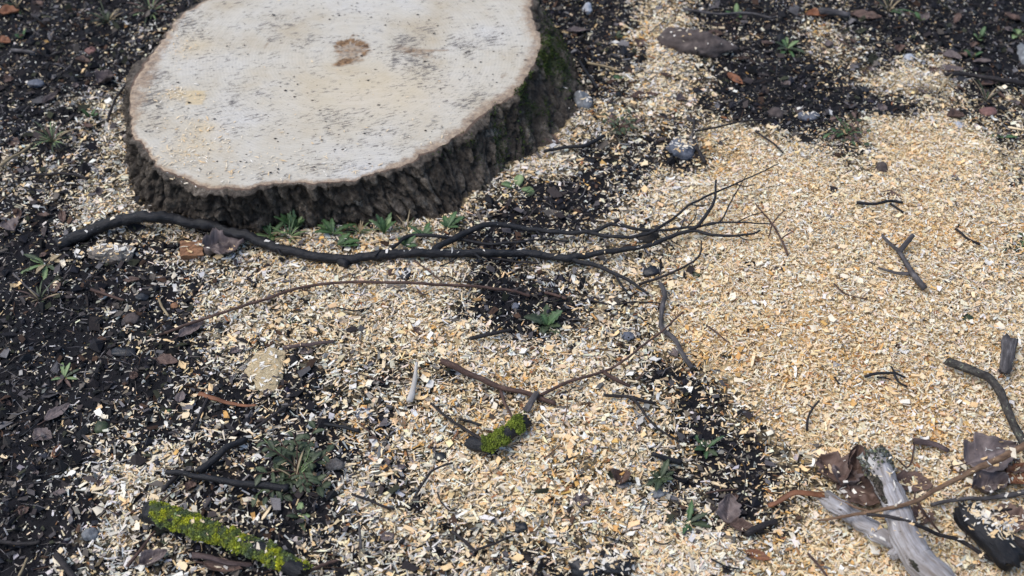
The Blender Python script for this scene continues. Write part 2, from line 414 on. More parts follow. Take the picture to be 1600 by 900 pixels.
tanm = np.clip(np.maximum((np.abs(ppx - 306 + (ppy - 150) * .2) < 14) * (np.abs(ppy - 152) < 11) * .8, blob(284, 146, 18, 8)) * (.5 + fbm(PX * 90, PY * 90, .2, 3, 48)) + blob(320, 200, 26, 12) * .6 + blob(310, 230, 40, 14) * .45 + blob(600, 140, 110, 45) * .3 + blob(300, 70, 34, 20) * .5
    + blob(560, 150, 160, 60) * .25, 0, 1)
dirt = np.clip(.42 + blob(655, 105, 46, 24, .5) * .65 + blob(645, 60, 34, 14, -.5) * .7 + blob(725, 70, 24, 14, .4) * .75 + blob(768, 62, 22, 14, .3) * .6 + blob(236, 140, 26, 60) * .6
    + blob(480, 62, 42, 10) * .45 + blob(440, 30, 40, 18) * .4 + blob(370, 160, 60, 50) * .35 + blob(600, 210, 110, 40) * .25 + blob(290, 40, 40, 30) * .55 + blob(520, 185, 25, 14) * .55 + blob(740, 160, 40, 20, -.6) * .45
    + blob(500, 262, 130, 16) * .3 - blob(400, 240, 120, 26) * .25, 0, 1)
CV = np.stack([PX.ravel(), PY.ravel(), PZ.ravel()], 1) - SL
i0 = (np.arange(NR - 1)[:, None] * na + np.arange(na)[None, :]); i1 = (np.arange(NR - 1)[:, None] * na + (np.arange(na)[None, :] + 1) % na)
q = np.stack([i0.ravel(), i1.ravel(), (i1 + na).ravel(), (i0 + na).ravel()], 1)
CV = np.concatenate([CV, [[PITH[0] - SL[0], PITH[1] - SL[1], float(PZ[0].mean())]]])
a = np.arange(na); fan = np.stack([np.full(na, len(CV) - 1), (a + 1) % na, a], 1)
ex = lambda m, v: np.concatenate([m.ravel(), [v]])
me = make_mesh('cut_face', CV, [q[:, ::-1], fan[:, ::-1]], M['cut'], {'ring': ex(R_ * LEN, 0), 'rim': ex(rim, 0), 'stain': ex(stain, .3), 'tan': ex(tanm, 0), 'dirt': ex(dirt, .4)}, True)
cutf = link('cut_face', me, stump); cutf['label'] = 'pale sawn face with faint growth rings and a brown pith'

# bark: from under the rim outwards, then down to the flared foot
NB = 74
tt = np.linspace(0, 1, NB)
SI = np.arange(NA)
T2, S2 = np.meshgrid(tt, np.arange(NA), indexing='ij')
cA, sA = cxs[None, :] , sxs[None, :]
LIPT = .10
down = np.clip((T2 - LIPT) / (1 - LIPT), 0, 1)
inner = ss(0, LIPT, T2)
flare = np.clip(down / .66, 0, 1.06) ** 1.15
su = PER / (2 * np.pi)
wx = cA * su; wy = sA * su
lean = down * 0.03
def bn(fs, fz, o, s, sh=0.0, g=.5):
    return fbm((wx + lean * sA) * fs, (wy - lean * cA) * fs, down * 0.11 * fz + sh, o, s, g)
wob_ = .25 * (bn(16, 30, 3, 58) - .5)
r1 = 1 - np.abs(2 * bn(30, 13, 3, 51, wob_ * 3) - 1)          # long furrows
r2 = 1 - np.abs(2 * bn(72, 46, 4, 52, wob_ * 4) - 1)          # short cracks
plate = bn(24, 26, 3, 53)
chunk = bn(58, 8, 3, 56)
lip = 0.004 + 0.013 * ss(.25, .75, bn(26, 0, 3, 60)) + 0.006 * (bn(120, 0, 3, 61) - .5)
DISP = lip * inner * (1 - .35 * down) + (0.013 * (ss(.05, .75, 1 - r1) - .5) + 0.006 * (chunk - .5) + 0.010 * (plate - .5) + 0.015 * (bn(150, 110, 5, 54, 0, .66) - .5) - 0.009 * ss(.78, .95, r2)) * inner * ss(-.05, .12, down)
PB = TOPJ[None] * (1 - flare[..., None]) + BASE[None] * flare[..., None]
zz = TOPZ - 0.002 - 0.010 * inner * ss(.2, .8, bn(34, 0, 4, 62)) - down * (TOPZ + 0.03)
VB = np.stack([PB[..., 0] + OUT[None, :, 0] * DISP, PB[..., 1] + OUT[None, :, 1] * DISP, zz + inner * .004 * (bn(160, 60, 3, 55) - .5)], -1)
bpx, bpy_ = project(VB[..., 0], VB[..., 1], VB[..., 2])
mossm = np.clip(.75 * np.exp(-(((bpx - 862) / 42) ** 2 + ((bpy_ - 88) / 58) ** 2)) + .5 * np.exp(-(((bpx - 838) / 40) ** 2 + ((bpy_ - 150) / 40) ** 2)) + .5 * np.exp(-(((bpx - 780) / 60) ** 2 + ((bpy_ - 225) / 40) ** 2)), 0, 1)
mossm = mossm * ss(.30, .6, bn(30, 20, 3, 57))
pale = (np.exp(-(((bpx - 770) / 22) ** 2 + ((bpy_ - 208) / 12) ** 2)) + .7 * np.exp(-(((bpx - 560) / 16) ** 2 + ((bpy_ - 318) / 14) ** 2))+ .6 * np.exp(-(((bpx - 650) / 60) ** 2 + ((bpy_ - 320) / 16) ** 2)))
def mat_stump_bark():
    t = NT('stump_bark', .88, .22)
    n = t.noise(150, 6, .7); n2 = t.noise(26, 4, .6)
    c = t.ramp(n, [(.28, S(60, 52, 46)), (.44, S(102, 92, 81)), (.56, S(140, 128, 114)), (.72, S(182, 170, 154))])
    c = t.mix(t.ramp(n2, [(.42, .5), (.62, 0.0)]), c, S(66, 61, 57))
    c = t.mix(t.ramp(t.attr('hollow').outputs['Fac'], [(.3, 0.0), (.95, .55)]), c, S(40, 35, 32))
    pk = t.math('ADD', t.attr('pale').outputs['Fac'], t.math('MULTIPLY', t.math('SUBTRACT', t.noise(220, 5, .7), .5), 1.6))
    c = t.mix(t.ramp(pk, [(.62, 0.0), (.85, .8)]), c, S(138, 134, 126))
    top = t.attr('inner').outputs['Fac']
    c = t.mix(t.ramp(t.math('ADD', top, t.math('MULTIPLY', t.math('SUBTRACT', t.noise(130, 5, .7), .5), .9)), [(.45, 0.0), (.75, .85)]), c, S(140, 116, 100))
    mk = t.math('ADD', t.attr('mossy').outputs['Fac'], t.math('MULTIPLY', t.math('SUBTRACT', t.noise(160, 5, .7), .5), .8))
    c = t.mix(t.ramp(mk, [(.32, 0.0), (.6, .9)]), c, t.ramp(t.noise(300, 4), [(.35, S(42, 50, 28)), (.65, S(74, 84, 46))]))
    t.color(c); t.bump(t.math('ADD', n, t.math('MULTIPLY', t.noise(420, 5, .75), .9)), 1.0, .007)
    return t.m
M['stump_bark'] = mat_stump_bark()
i0 = (np.arange(NB - 1)[:, None] * NA + np.arange(NA)[None, :]); i1 = (np.arange(NB - 1)[:, None] * NA + (np.arange(NA)[None, :] + 1) % NA)
q = np.stack([i0.ravel(), (i0 + NA).ravel(), (i1 + NA).ravel(), i1.ravel()], 1)
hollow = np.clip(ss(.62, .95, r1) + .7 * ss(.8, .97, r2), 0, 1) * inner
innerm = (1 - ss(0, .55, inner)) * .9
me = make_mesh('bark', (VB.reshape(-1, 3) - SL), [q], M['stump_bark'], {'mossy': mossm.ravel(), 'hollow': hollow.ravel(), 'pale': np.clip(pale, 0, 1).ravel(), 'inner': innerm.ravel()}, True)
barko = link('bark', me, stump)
# moss tufts on the right flank of the bark
def leaflets(P, N, length, width, cols, seed, lean=.7):
    """tiny curved blades growing at P along N: 2-segment blades, 3 tris"""
    r = np.random.default_rng(seed); n = len(P)
    d = N + r.normal(0, lean, (n, 3)); d /= np.linalg.norm(d, axis=1)[:, None]
    sd_ = np.cross(d, r.normal(0, 1, (n, 3))); sd_ /= np.linalg.norm(sd_, axis=1)[:, None] + 1e-9
    L = length * r.uniform(.5, 1.4, (n, 1)); W = width * r.uniform(.6, 1.3, (n, 1))
    bend = np.cross(sd_, d) * L * r.uniform(-.3, .3, (n, 1))
    V = np.stack([P - sd_ * W * .5, P + sd_ * W * .5, P + d * L * .55 + sd_ * W * .5 + bend * .4, P + d * L * .55 - sd_ * W * .5 + bend * .4, P + d * L + bend], 1).reshape(-1, 3)
    b = np.arange(n)[:, None] * 5
    return V, b + np.array([[0, 1, 2, 3]]), b + np.array([[3, 2, 4]]), np.repeat(cols, 5, 0)
prob = (mossm.ravel() ** 1.3); prob = prob * (DISP.ravel() > -.002)
idx = rng.choice(len(prob), 5000, p=prob / prob.sum())
mp = VB.reshape(-1, 3)[idx] + rng.normal(0, .0012, (5000, 3)); mn = np.concatenate([OUT, np.full((NA, 1), .6)], 1)[idx % NA]
mc = np.array(S(62, 74, 38))[None] * rng.uniform(.5, 1.5, (5000, 1)) * (1 + rng.normal(0, .12, (5000, 3)))
V, f4, f3, c = leaflets(mp, mn, .0042, .0013, mc, 61)
moss = link('moss', make_mesh('moss', V - SL, [f4, f3], M['moss'], {'tint': c}), stump); moss['kind'] = 'stuff'; moss['label'] = 'green moss on the right flank of the bark'

# ------------------------------------------------------------------ inside-stump test
def in_poly(x, y, P):
    x = np.asarray(x); y = np.asarray(y); r = np.zeros(x.shape, bool); j = len(P) - 1
    for i in range(len(P)):
        c = ((P[i, 1] > y) != (P[j, 1] > y)) & (x < (P[j, 0] - P[i, 0]) * (y - P[i, 1]) / (P[j, 1] - P[i, 1] + 1e-12) + P[i, 0])
        r ^= c; j = i
    return r
FOOT = BASE[::22] * .985 + BASE.mean(0) * .015
def ground_points(n, mx=230, my=140):
    """random ground points in and a little round the field of view"""
    out = []; got = 0
    while got < n:
        x = rng.uniform(-1.5, 1.5, n); y = rng.uniform(.78, 3.0, n)
        px, py = project(x, y, 0.0)
        k = (px > -mx) & (px < 1600 + mx) & (py > -my) & (py < 900 + my)
        x, y = x[k], y[k]; k = ~in_poly(x, y, FOOT)
        out.append(np.stack([x[k], y[k]], 1)); got += k.sum()
    return np.concatenate(out)[:n]

# ------------------------------------------------------------------ wood chips: the mass
def rot_frames(n, r, tilt):
    yaw = r.uniform(0, 2 * np.pi, n); ta = r.uniform(0, 2 * np.pi, n); tl = np.abs(r.normal(0, 1, n)) * tilt
    nrm = np.stack([np.sin(tl) * np.cos(ta), np.sin(tl) * np.sin(ta), np.cos(tl)], 1)
    a = np.stack([np.cos(yaw), np.sin(yaw), np.zeros(n)], 1)
    a = a - nrm * (a * nrm).sum(1)[:, None]; a /= np.linalg.norm(a, axis=1)[:, None]
    return a, np.cross(nrm, a), nrm
PAL = np.array([S(245, 230, 203), S(243, 218, 177), S(239, 204, 153), S(222, 173, 104), S(224, 219, 210), S(184, 175, 163), S(166, 116, 76), S(245, 238, 224)])
def chip_colours(x, y, r, d):
    px, py = project(x, y, 0.0)
    wm = lookup(WG, px, py, 100.0) + (fbm(x * 12, y * 12, 5.5, 3, 71) - .5) * .9
    wm = np.clip(wm, 0, 1); n = len(x)
    u = r.random(n)
    och = ss(.56, .70, fbm(x * 9, y * 9, 8.8, 4, 72)) * wm
    P = np.stack([.30 - .04 * wm, .22 + .16 * wm, .05 + .18 * wm + .22 * och, .006 + .018 * wm + .19 * och, np.clip(.26 - .36 * wm, .01, 1), np.clip(.14 - .20 * wm, .008, 1), .010 + .006 * wm + .03 * och, .12 - .02 * wm], 1)
    P = np.cumsum(P / P.sum(1)[:, None], 1)
    k = (u[:, None] > P).sum(1).clip(0, len(PAL) - 1)
    c = PAL[k] * r.uniform(.78, 1.06, (n, 1)) * (1 + r.normal(0, .03, (n, 3)))
    # muddied chips where the cover is thin
    mud = (r.random(n) < .72 * (1 - d) ** 1.1) | (r.random(n) < .02 + .08 * np.exp(-(((px - 620) / 400) ** 2 + ((py - 700) / 260) ** 2)))
    c[mud] = c[mud] * r.uniform(.12, .7, (mud.sum(), 1)) * np.array([.92, .97, 1.06])
    return np.clip(c, 0.01, .88)
def flakes(C, L, W, T, tilt, cols, seed):
    """irregular four-cornered flakes, slightly warped, 5 quads each"""
    r = np.random.default_rng(seed); n = len(C); a, b, c = rot_frames(n, r, tilt)
    sx = np.array([-1, 1, 1, -1.]); sy = np.array([-1, -1, 1, 1.])
    jx = sx[None] * .5 * (1 + r.uniform(-.45, .25, (n, 4))) + r.uniform(-.15, .15, (n, 1)) * sy[None]
    jy = sy[None] * .5 * (1 + r.uniform(-.5, .25, (n, 4)))
    warp = r.normal(0, .12, (n, 4)) * W[:, None]
    top = C[:, None] + a[:, None] * (jx * L[:, None])[..., None] + b[:, None] * (jy * W[:, None])[..., None] + c[:, None] * warp[..., None]
    bot = top - c[:, None] * T[:, None, None]
    V = np.concatenate([top, bot], 1).reshape(-1, 3); k = np.arange(n)[:, None] * 8
    F = np.concatenate([k + np.array([f]) for f in ([0, 1, 2, 3], [0, 4, 5, 1], [1, 5, 6, 2], [2, 6, 7, 3], [3, 7, 4, 0])])
    return V, F, np.repeat(cols, 8, 0)
def slivers(C, L, W, tilt, cols, seed):
    """thin curved splinters, three-sided, two segments: 8 tris"""
    r = np.random.default_rng(seed); n = len(C); a, b, c = rot_frames(n, r, tilt)
    bow = r.normal(0, .12, n) * L
    ends = []
    for s_, w_ in ((-1, .35), (0, 1.0), (1, .25)):
        mid = C + a * (s_ * .5 * L)[:, None] + b * (bow * (1 - abs(s_)))[:, None]
        wv = W * w_ * r.uniform(.7, 1.2, n)
        ends.append([mid - b * (wv * .5)[:, None], mid + b * (wv * .5)[:, None], mid - c * (wv * .4)[:, None]] if s_ == 0 else [mid - b * (wv * .5)[:, None], mid + b * (wv * .5)[:, None], mid - c * (wv * .3)[:, None]])
    V = np.stack([p for e in ends for p in e], 1).reshape(-1, 3); k = np.arange(n)[:, None] * 9
    F = np.concatenate([k + np.array([f]) for f in ([0, 3, 4, 1], [3, 6, 7, 4], [1, 4, 5, 2], [4, 7, 8, 5], [2, 5, 3, 0], [5, 8, 6, 3])])
    return V, F, np.repeat(cols, 9, 0)
def splints(C, L, W, tilt, cols, seed):
    """short straight splinters, three-sided, one segment: 6 tris"""
    r = np.random.default_rng(seed); n = len(C); a, b, c = rot_frames(n, r, tilt); V = []
    for s_ in (-1, 1):
        mid = C + a * (s_ * .5 * L)[:, None] + b * (r.normal(0, .06, n) * L)[:, None]; wv = W * r.uniform(.35, 1.15, n)
        V += [mid - b * (wv * .5)[:, None], mid + b * (wv * .5)[:, None], mid - c * (W * .45)[:, None] + b * (r.normal(0, .3, n) * W)[:, None]]
    k = np.arange(n)[:, None] * 6
    F = np.concatenate([k + np.array([f]) for f in ([0, 3, 4, 1], [1, 4, 5, 2], [2, 5, 3, 0])])
    return np.stack(V, 1).reshape(-1, 3), F, np.repeat(cols, 6, 0)
def merge(parts):
    Vs, Fs, Cs, o = [], [], [], 0
    for V, F, c in parts:
        Vs.append(V); Fs.append(F + o); Cs.append(c); o += len(V)
    return np.concatenate(Vs), np.concatenate(Fs), np.concatenate(Cs)
NCH = 740000
P = ground_points(NCH); d = dens(P[:, 0], P[:, 1])
ppx_, ppy2 = project(P[:, 0], P[:, 1], 0.0); inside = (ppx_ > -40) & (ppx_ < 1640) & (ppy2 > -40) & (ppy2 < 940)
keep = rng.random(NCH) < (0.058 + .942 * d ** 2.2) * np.where(inside, 1, .5)
P, d = P[keep], d[keep]; n = len(P)
z = fine(P[:, 0], P[:, 1]) + rng.random(n) * (.001 + .009 * d ** 2) + .0006
C3 = np.column_stack([P, z]); cols = chip_colours(P[:, 0], P[:, 1], rng, d)
isf = rng.random(n) < .33
kpx, kpy = project(P[:, 0], P[:, 1], 0.0); big = 1 + .22 * ss(480, 760, kpy) * (1 - ss(950, 1150, kpx) * .4) - .20 * ss(1000, 1200, kpx) * (1 - .4 * ss(600, 800, kpy))
big = np.where(inside[keep], big, big * 1.25) * np.where(d < .3, .8, 1)
fl = isf; nf = fl.sum()
L = rng.lognormal(math.log(.0046), .45, nf).clip(.0018, .0125) * big[fl]; W = (L * rng.uniform(.3, .8, nf)).clip(.0015, .0075)
A_ = flakes(C3[fl], L, W, rng.uniform(.0005, .0012, nf), .32, cols[fl], 81)
ns = (~fl).sum(); L = rng.lognormal(math.log(.0053), .50, ns).clip(.0020, .0125) * big[~fl]; W = (L * rng.uniform(.14, .34, ns)).clip(.0008, .0026)
B_ = splints(C3[~fl], L, W, .30, cols[~fl], 82)
V, F, c = merge([A_, B_])
o = link('wood_chips', make_mesh('wood_chips', V, [F], M['chip'], {'tint': c}))
tag(o, 'loose layer of pale wood chips and splinters covering the soil', 'wood chips', None, 'stuff')
print('chips', n, 'tris', len(F) * 2)

# soil crumbs and rotting litter
NCR = 62000
P = ground_points(NCR); d = dens(P[:, 0], P[:, 1]); qx, qy = project(P[:, 0], P[:, 1], 0.0); k = rng.random(NCR) < (1 - d) ** 1.2 * .95 + .02 + .12 * np.exp(-(((qx - 620) / 400) ** 2 + ((qy - 720) / 240) ** 2)); P = P[k]; n = len(P)
R = rng.lognormal(math.log(.0019), .65, n).clip(.0007, .011); R = np.where(d[k] > .5, np.minimum(R, .0035), R)
oct_ = np.array([[1, 0, 0], [0, 1, 0], [-1, 0, 0], [0, -1, 0], [0, 0, 1], [0, 0, -1.]])
V = oct_[None] * R[:, None, None] * rng.uniform(.55, 1.3, (n, 6, 1)) * np.array([1, 1, .8]) + rng.normal(0, .18, (n, 6, 3)) * R[:, None, None]
ya = rng.uniform(0, 6.28, n); ca, sa = np.cos(ya)[:, None], np.sin(ya)[:, None]
V = np.stack([V[..., 0] * ca - V[..., 1] * sa, V[..., 0] * sa + V[..., 1] * ca, V[..., 2]], -1)
V += np.column_stack([P, fine(P[:, 0], P[:, 1]) + R * .3])[:, None]
k6 = np.arange(n)[:, None] * 6
F = np.concatenate([k6 + np.array([f]) for f in ([0, 1, 4], [1, 2, 4], [2, 3, 4], [3, 0, 4], [1, 0, 5], [2, 1, 5], [3, 2, 5], [0, 3, 5])])
cc = np.array(S(27, 27, 31))[None] * rng.lognormal(0, .6, (n, 1)) * (1 + rng.normal(0, .06, (n, 3)))
o = link('soil_crumbs', make_mesh('soil_crumbs', V.reshape(-1, 3), [F], M['crumb'], {'tint': np.repeat(np.clip(cc, .004, .3), 6, 0)}))
tag(o, 'loose crumbs of black earth on the bare patches', 'soil', None, 'stuff')
NL = 38000
P = ground_points(NL); d = dens(P[:, 0], P[:, 1]); k = rng.random(NL) < (1 - d) ** 1.2 * .9 + .05; P = P[k]; n = len(P)
LP = np.array([S(56, 50, 50), S(78, 70, 68), S(104, 98, 98), S(44, 42, 45), S(92, 70, 56), S(128, 124, 124), S(30, 29, 32), S(66, 68, 52), S(112, 104, 96)])
cc = LP[rng.integers(0, len(LP), n)] * rng.uniform(.3, .95, (n, 1))
C3 = np.column_stack([P, fine(P[:, 0], P[:, 1]) + rng.uniform(.001, .008, n)])
h = rng.random(n) < .5; nf = h.sum()
L = rng.lognormal(math.log(.0075), .5, nf).clip(.003, .026)
A_ = flakes(C3[h], L, L * rng.uniform(.3, .8, nf), rng.uniform(.0006, .0015, nf), .5, cc[h], 91)
L = rng.lognormal(math.log(.017), .55, n - nf).clip(.005, .06)
B_ = slivers(C3[~h], L, rng.uniform(.0006, .0018, n - nf), .3, cc[~h], 92)
V, F, c = merge([A_, B_])
o = link('leaf_litter', make_mesh('leaf_litter', V, [F], M['litter'], {'tint': c}))
tag(o, 'rotting leaf fragments, rootlets and bark crumbs on the dark soil', 'leaf litter', None, 'stuff')

# ------------------------------------------------------------------ sawdust lying on the cut face
def on_top(px, py, lift=0.0): 
    x, y = on_plane(px, py, TOPZ); return np.column_stack([x, y, np.full(np.shape(x), TOPZ + lift)])
spots = [(275, 145, 18, 8, 90), (300, 205, 30, 22, 110), (290, 245, 30, 10, 130), (330, 215, 25, 14, 60), (272, 70, 16, 18, 70), (430, 255, 60, 18, 90), (330, 262, 60, 12, 70), (560, 268, 40, 8, 50), (700, 212, 60, 20, 40), (520, 180, 220, 70, 110)]
pp = np.concatenate([np.column_stack([rng.normal(a, c, n), rng.normal(b, d_, n)]) for a, b, c, d_, n in spots])
C3 = on_top(pp[:, 0], pp[:, 1], .0018); k = in_poly(C3[:, 0], C3[:, 1], TOP[::22] * .985 + cen * .015); C3 = C3[k]; n = len(C3)
cc = PAL[rng.choice([0, 1, 2, 7, 1, 5], n)] * rng.uniform(.75, 1.0, (n, 1))
L = rng.lognormal(math.log(.0045), .45, n).clip(.002, .014)
V, F, c = merge([slivers(C3, L, (L * .25).clip(.0007, .002), .15, cc, 95)])
o = link('sawdust', make_mesh('sawdust', V, [F], M['chip'], {'tint': c})); tag(o, 'thin pale sawdust curls lying on the cut face of the stump', 'sawdust', None, 'stuff')
pp = np.column_stack([rng.uniform(210, 840, 1300), rng.uniform(-60, 285, 1300)]); C3 = on_top(pp[:, 0], pp[:, 1], .001)
k = in_poly(C3[:, 0], C3[:, 1], TOP[::22] * .97 + cen * .03) & (fbm(C3[:, 0] * 11, C3[:, 1] * 11, .5, 3, 77) > rng.uniform(.35, .62, 1300)); C3 = C3[k]; n = len(C3)
R = rng.lognormal(math.log(.0008), .45, n).clip(.0004, .0026)
V = (oct_[None] * R[:, None, None] * rng.uniform(.5, 1.4, (n, 6, 1)) * np.array([1.6, .8, .6])) + C3[:, None]
k6 = np.arange(n)[:, None] * 6
F = np.concatenate([k6 + np.array([f]) for f in ([0, 1, 4], [1, 2, 4], [2, 3, 4], [3, 0, 4], [1, 0, 5], [2, 1, 5], [3, 2, 5], [0, 3, 5])])
o = link('dirt_specks', make_mesh('dirt_specks', V.reshape(-1, 3), [F], M['crumb'], {'tint': np.repeat(np.array(S(48, 42, 40))[None] * rng.uniform(.5, 1.6, (n, 1)), 6, 0)}))
tag(o, 'dark dirt specks strewn over the cut face of the stump', 'dirt', None, 'stuff')
# ------------------------------------------------------------------ sticks, branches and logs
def catmull(P, step):
    P = np.asarray(P, float)
    if len(P) == 2: P = np.stack([P[0], P[0] * .5 + P[1] * .5, P[1]])
    Q = np.concatenate([[2 * P[0] - P[1]], P, [2 * P[-1] - P[-2]]]); out = []
    for i in range(1, len(Q) - 2):
        k = max(2, int(np.linalg.norm(Q[i + 1][:3] - Q[i][:3]) / step)); t = np.linspace(0, 1, k, endpoint=False)[:, None]
        p0, p1, p2, p3 = Q[i - 1], Q[i], Q[i + 1], Q[i + 2]
        out.append(.5 * (2 * p1 + (p2 - p0) * t + (2 * p0 - 5 * p1 + 4 * p2 - p3) * t * t + (3 * p1 - p0 - 3 * p2 + p3) * t ** 3))
    out.append(P[-1:]); return np.concatenate(out)
def tube(C, R, sides, seed, rough=.12, flat=1.0, freq=90.0, knots=0.0, groove=0.0):
    """swept, slightly lumpy tube with closed, uneven ends; returns verts, quads, tris, normals, t"""
    n = len(C); T = np.gradient(C, axis=0); T /= np.linalg.norm(T, axis=1)[:, None] + 1e-9
    U = np.zeros((n, 3)); u = np.cross(T[0], [0, 0, 1.0]); u /= np.linalg.norm(u) + 1e-9
    for i in range(n):
        u = u - T[i] * (u @ T[i]); u /= np.linalg.norm(u) + 1e-9; U[i] = u
    W = np.cross(U, T); W *= np.where(W[:, 2:3] < 0, -1, 1)
    a = np.linspace(0, 2 * np.pi, sides, endpoint=False)
    N = U[:, None] * np.cos(a)[None, :, None] + W[:, None] * np.sin(a)[None, :, None] * flat
    Pn = C[:, None] + N * R[:, None, None]
    nz = fbm(Pn[..., 0] * freq, Pn[..., 1] * freq, Pn[..., 2] * freq, 3, seed)
    lump = 1 + rough * 2.4 * (nz - .5)
    if groove:
        gl = np.repeat(np.arange(n)[:, None] / n * 2.2, sides, 1)
        lump = lump - groove * ss(.5, .75, fbm(gl * 2.5, np.cos(a)[None] * 5 + seed, np.sin(a)[None] * 5 + gl * 0, 3, seed + 9))
    if knots: lump = lump + knots * ss(.66, .8, vn(Pn[..., 0] * freq * .35, Pn[..., 1] * freq * .35, Pn[..., 2] * freq * .35, seed + 3))
    V = C[:, None] + N * (R[:, None] * lump)[..., None]
    r = np.random.default_rng(seed)
    for e in (0, -1):
        V[e] += T[e] * (r.uniform(-.5, .5, (sides, 1)) * R[e])
    V = V.reshape(-1, 3); i0 = np.arange(n - 1)[:, None] * sides + np.arange(sides)[None]; i1 = np.arange(n - 1)[:, None] * sides + (np.arange(sides)[None] + 1) % sides
    q = np.stack([i0.ravel(), i1.ravel(), (i1 + sides).ravel(), (i0 + sides).ravel()], 1)
    V = np.concatenate([V, [C[0] - T[0] * R[0] * .15], [C[-1] + T[-1] * R[-1] * .3]]); k = np.arange(sides)
    t0 = np.stack([np.full(sides, len(V) - 2), (k + 1) % sides, k], 1); t1 = np.stack([np.full(sides, len(V) - 1), (n - 1) * sides + k, (n - 1) * sides + (k + 1) % sides], 1)
    ln = np.concatenate([[0], np.cumsum(np.linalg.norm(np.diff(C, axis=0), axis=1))])
    AX = np.stack([np.repeat(ln, sides) + seed * .137, np.tile(np.cos(a), n) * np.repeat(R, sides), np.tile(np.sin(a), n) * np.repeat(R, sides)], 1)
    tube.axis = np.concatenate([AX, [[AX[0, 0], 0, 0], [AX[-1, 0], 0, 0]]])
    return V, q[:, ::-1], np.concatenate([t0, t1])[:, ::-1], N.reshape(-1, 3)
_seed = [200]
def path3(pts, r0, r1):
    """photograph points -> 3D axis resting on the ground; an optional third number is the height in mm of the axis above rest"""
    m = len(pts); out = []
    for i, p in enumerate(pts):
        r = r0 + (r1 - r0) * i / (m - 1)
        q0 = at(p[0], p[1]); lay = .0065 * float(dens(q0[0:1], q0[1:2])[0]) ** 2
        out.append(at(p[0], p[1], r * .75 + .003 + lay + (p[2] / 1000 if len(p) > 2 else 0)))
    return np.array(out)
def rod(name, pts, r0, r1, mat, parent=None, origin=None, rough=.17, flat=1.0, sides=None, jit=1.0, freq=120.0, knots=0.0, ret=False, groove=0.0, step=None):
    _seed[0] += 1; sd_ = _seed[0]; r0, r1 = r0 / 1000, r1 / 1000
    P = path3(pts, r0, r1)
    C = catmull(P, step or max(.004, min(r0, .008))); t = np.linspace(0, 1, len(C))
    R = r0 + (r1 - r0) * t
    amp = jit * min(.0022, .5 * r0 + .0006)
    for ax in range(3): C[:, ax] += amp * 2 * (fbm(t * np.linalg.norm(P[-1] - P[0]) * 45 + 7 * ax, sd_ * 3.7, 0.0, 3, sd_) - .5)
    sides = sides or (7 if r0 < .003 else 10 if r0 < .007 else 18)
    V, q, t3, N = tube(C, R, sides, sd_, rough, flat, freq, knots, groove)
    if origin is None: origin = np.array([C[:, 0].mean(), C[:, 1].mean(), C[:, 2].min()])
    o = link(name, make_mesh(name, V - origin, [q, t3], M[mat], {'axis': tube.axis}, True), parent, None if parent else origin)
    return (o, V, N, origin, sides) if ret else o
def stick(label, pts, r0, r1, mat='branch_dark', name='stick', cat='stick', sub=(), group=None, **kw):
    """a stick; with side shoots it is an Empty whose parts are stem and twig"""
    if not sub:
        return tag(rod(name, pts, r0, r1, mat, **kw), label, cat, group)
    b = at(pts[0][0], pts[0][1]); t = thing(name, label, cat, b, group)
    rod('stem', pts, r0, r1, mat, t, b, **kw)
    for s in sub: rod('twig', s[0], s[1], s[2], s[3] if len(s) > 3 else mat, t, b)
    return t

def lichen_on(V, N, origin, sides, parent, n, cols, size, seed, keep, name='lichen', label=None, up=.25):
    m = len(V) - 2; r = np.random.default_rng(seed); nz = N[:m, 2]
    p = (nz > up) * keep(V[:m]) ; p = p / p.sum(); k = r.choice(m, n, p=p)
    C = V[k] + N[k] * size * .25 + r.normal(0, size * .55, (n, 3))
    s_ = size * r.lognormal(0, .4, (n, 1, 1))
    oc = oct_[None] * s_ * r.uniform(.5, 1.3, (n, 6, 1)) + r.normal(0, .2, (n, 6, 3)) * s_
    VV = (C[:, None] + oc).reshape(-1, 3); k6 = np.arange(n)[:, None] * 6
    F = np.concatenate([k6 + np.array([f]) for f in ([0, 1, 4], [1, 2, 4], [2, 3, 4], [3, 0, 4], [1, 0, 5], [2, 1, 5], [3, 2, 5], [0, 3, 5])])
    cc = np.array(cols)[r.integers(0, len(cols), n)] * r.uniform(.6, 1.25, (n, 1))
    o = link(name, make_mesh(name, VV - origin, [F], M['moss'], {'tint': np.repeat(cc, 6, 0)}), parent); o['kind'] = 'stuff'
    if label: o['label'] = label
    return o

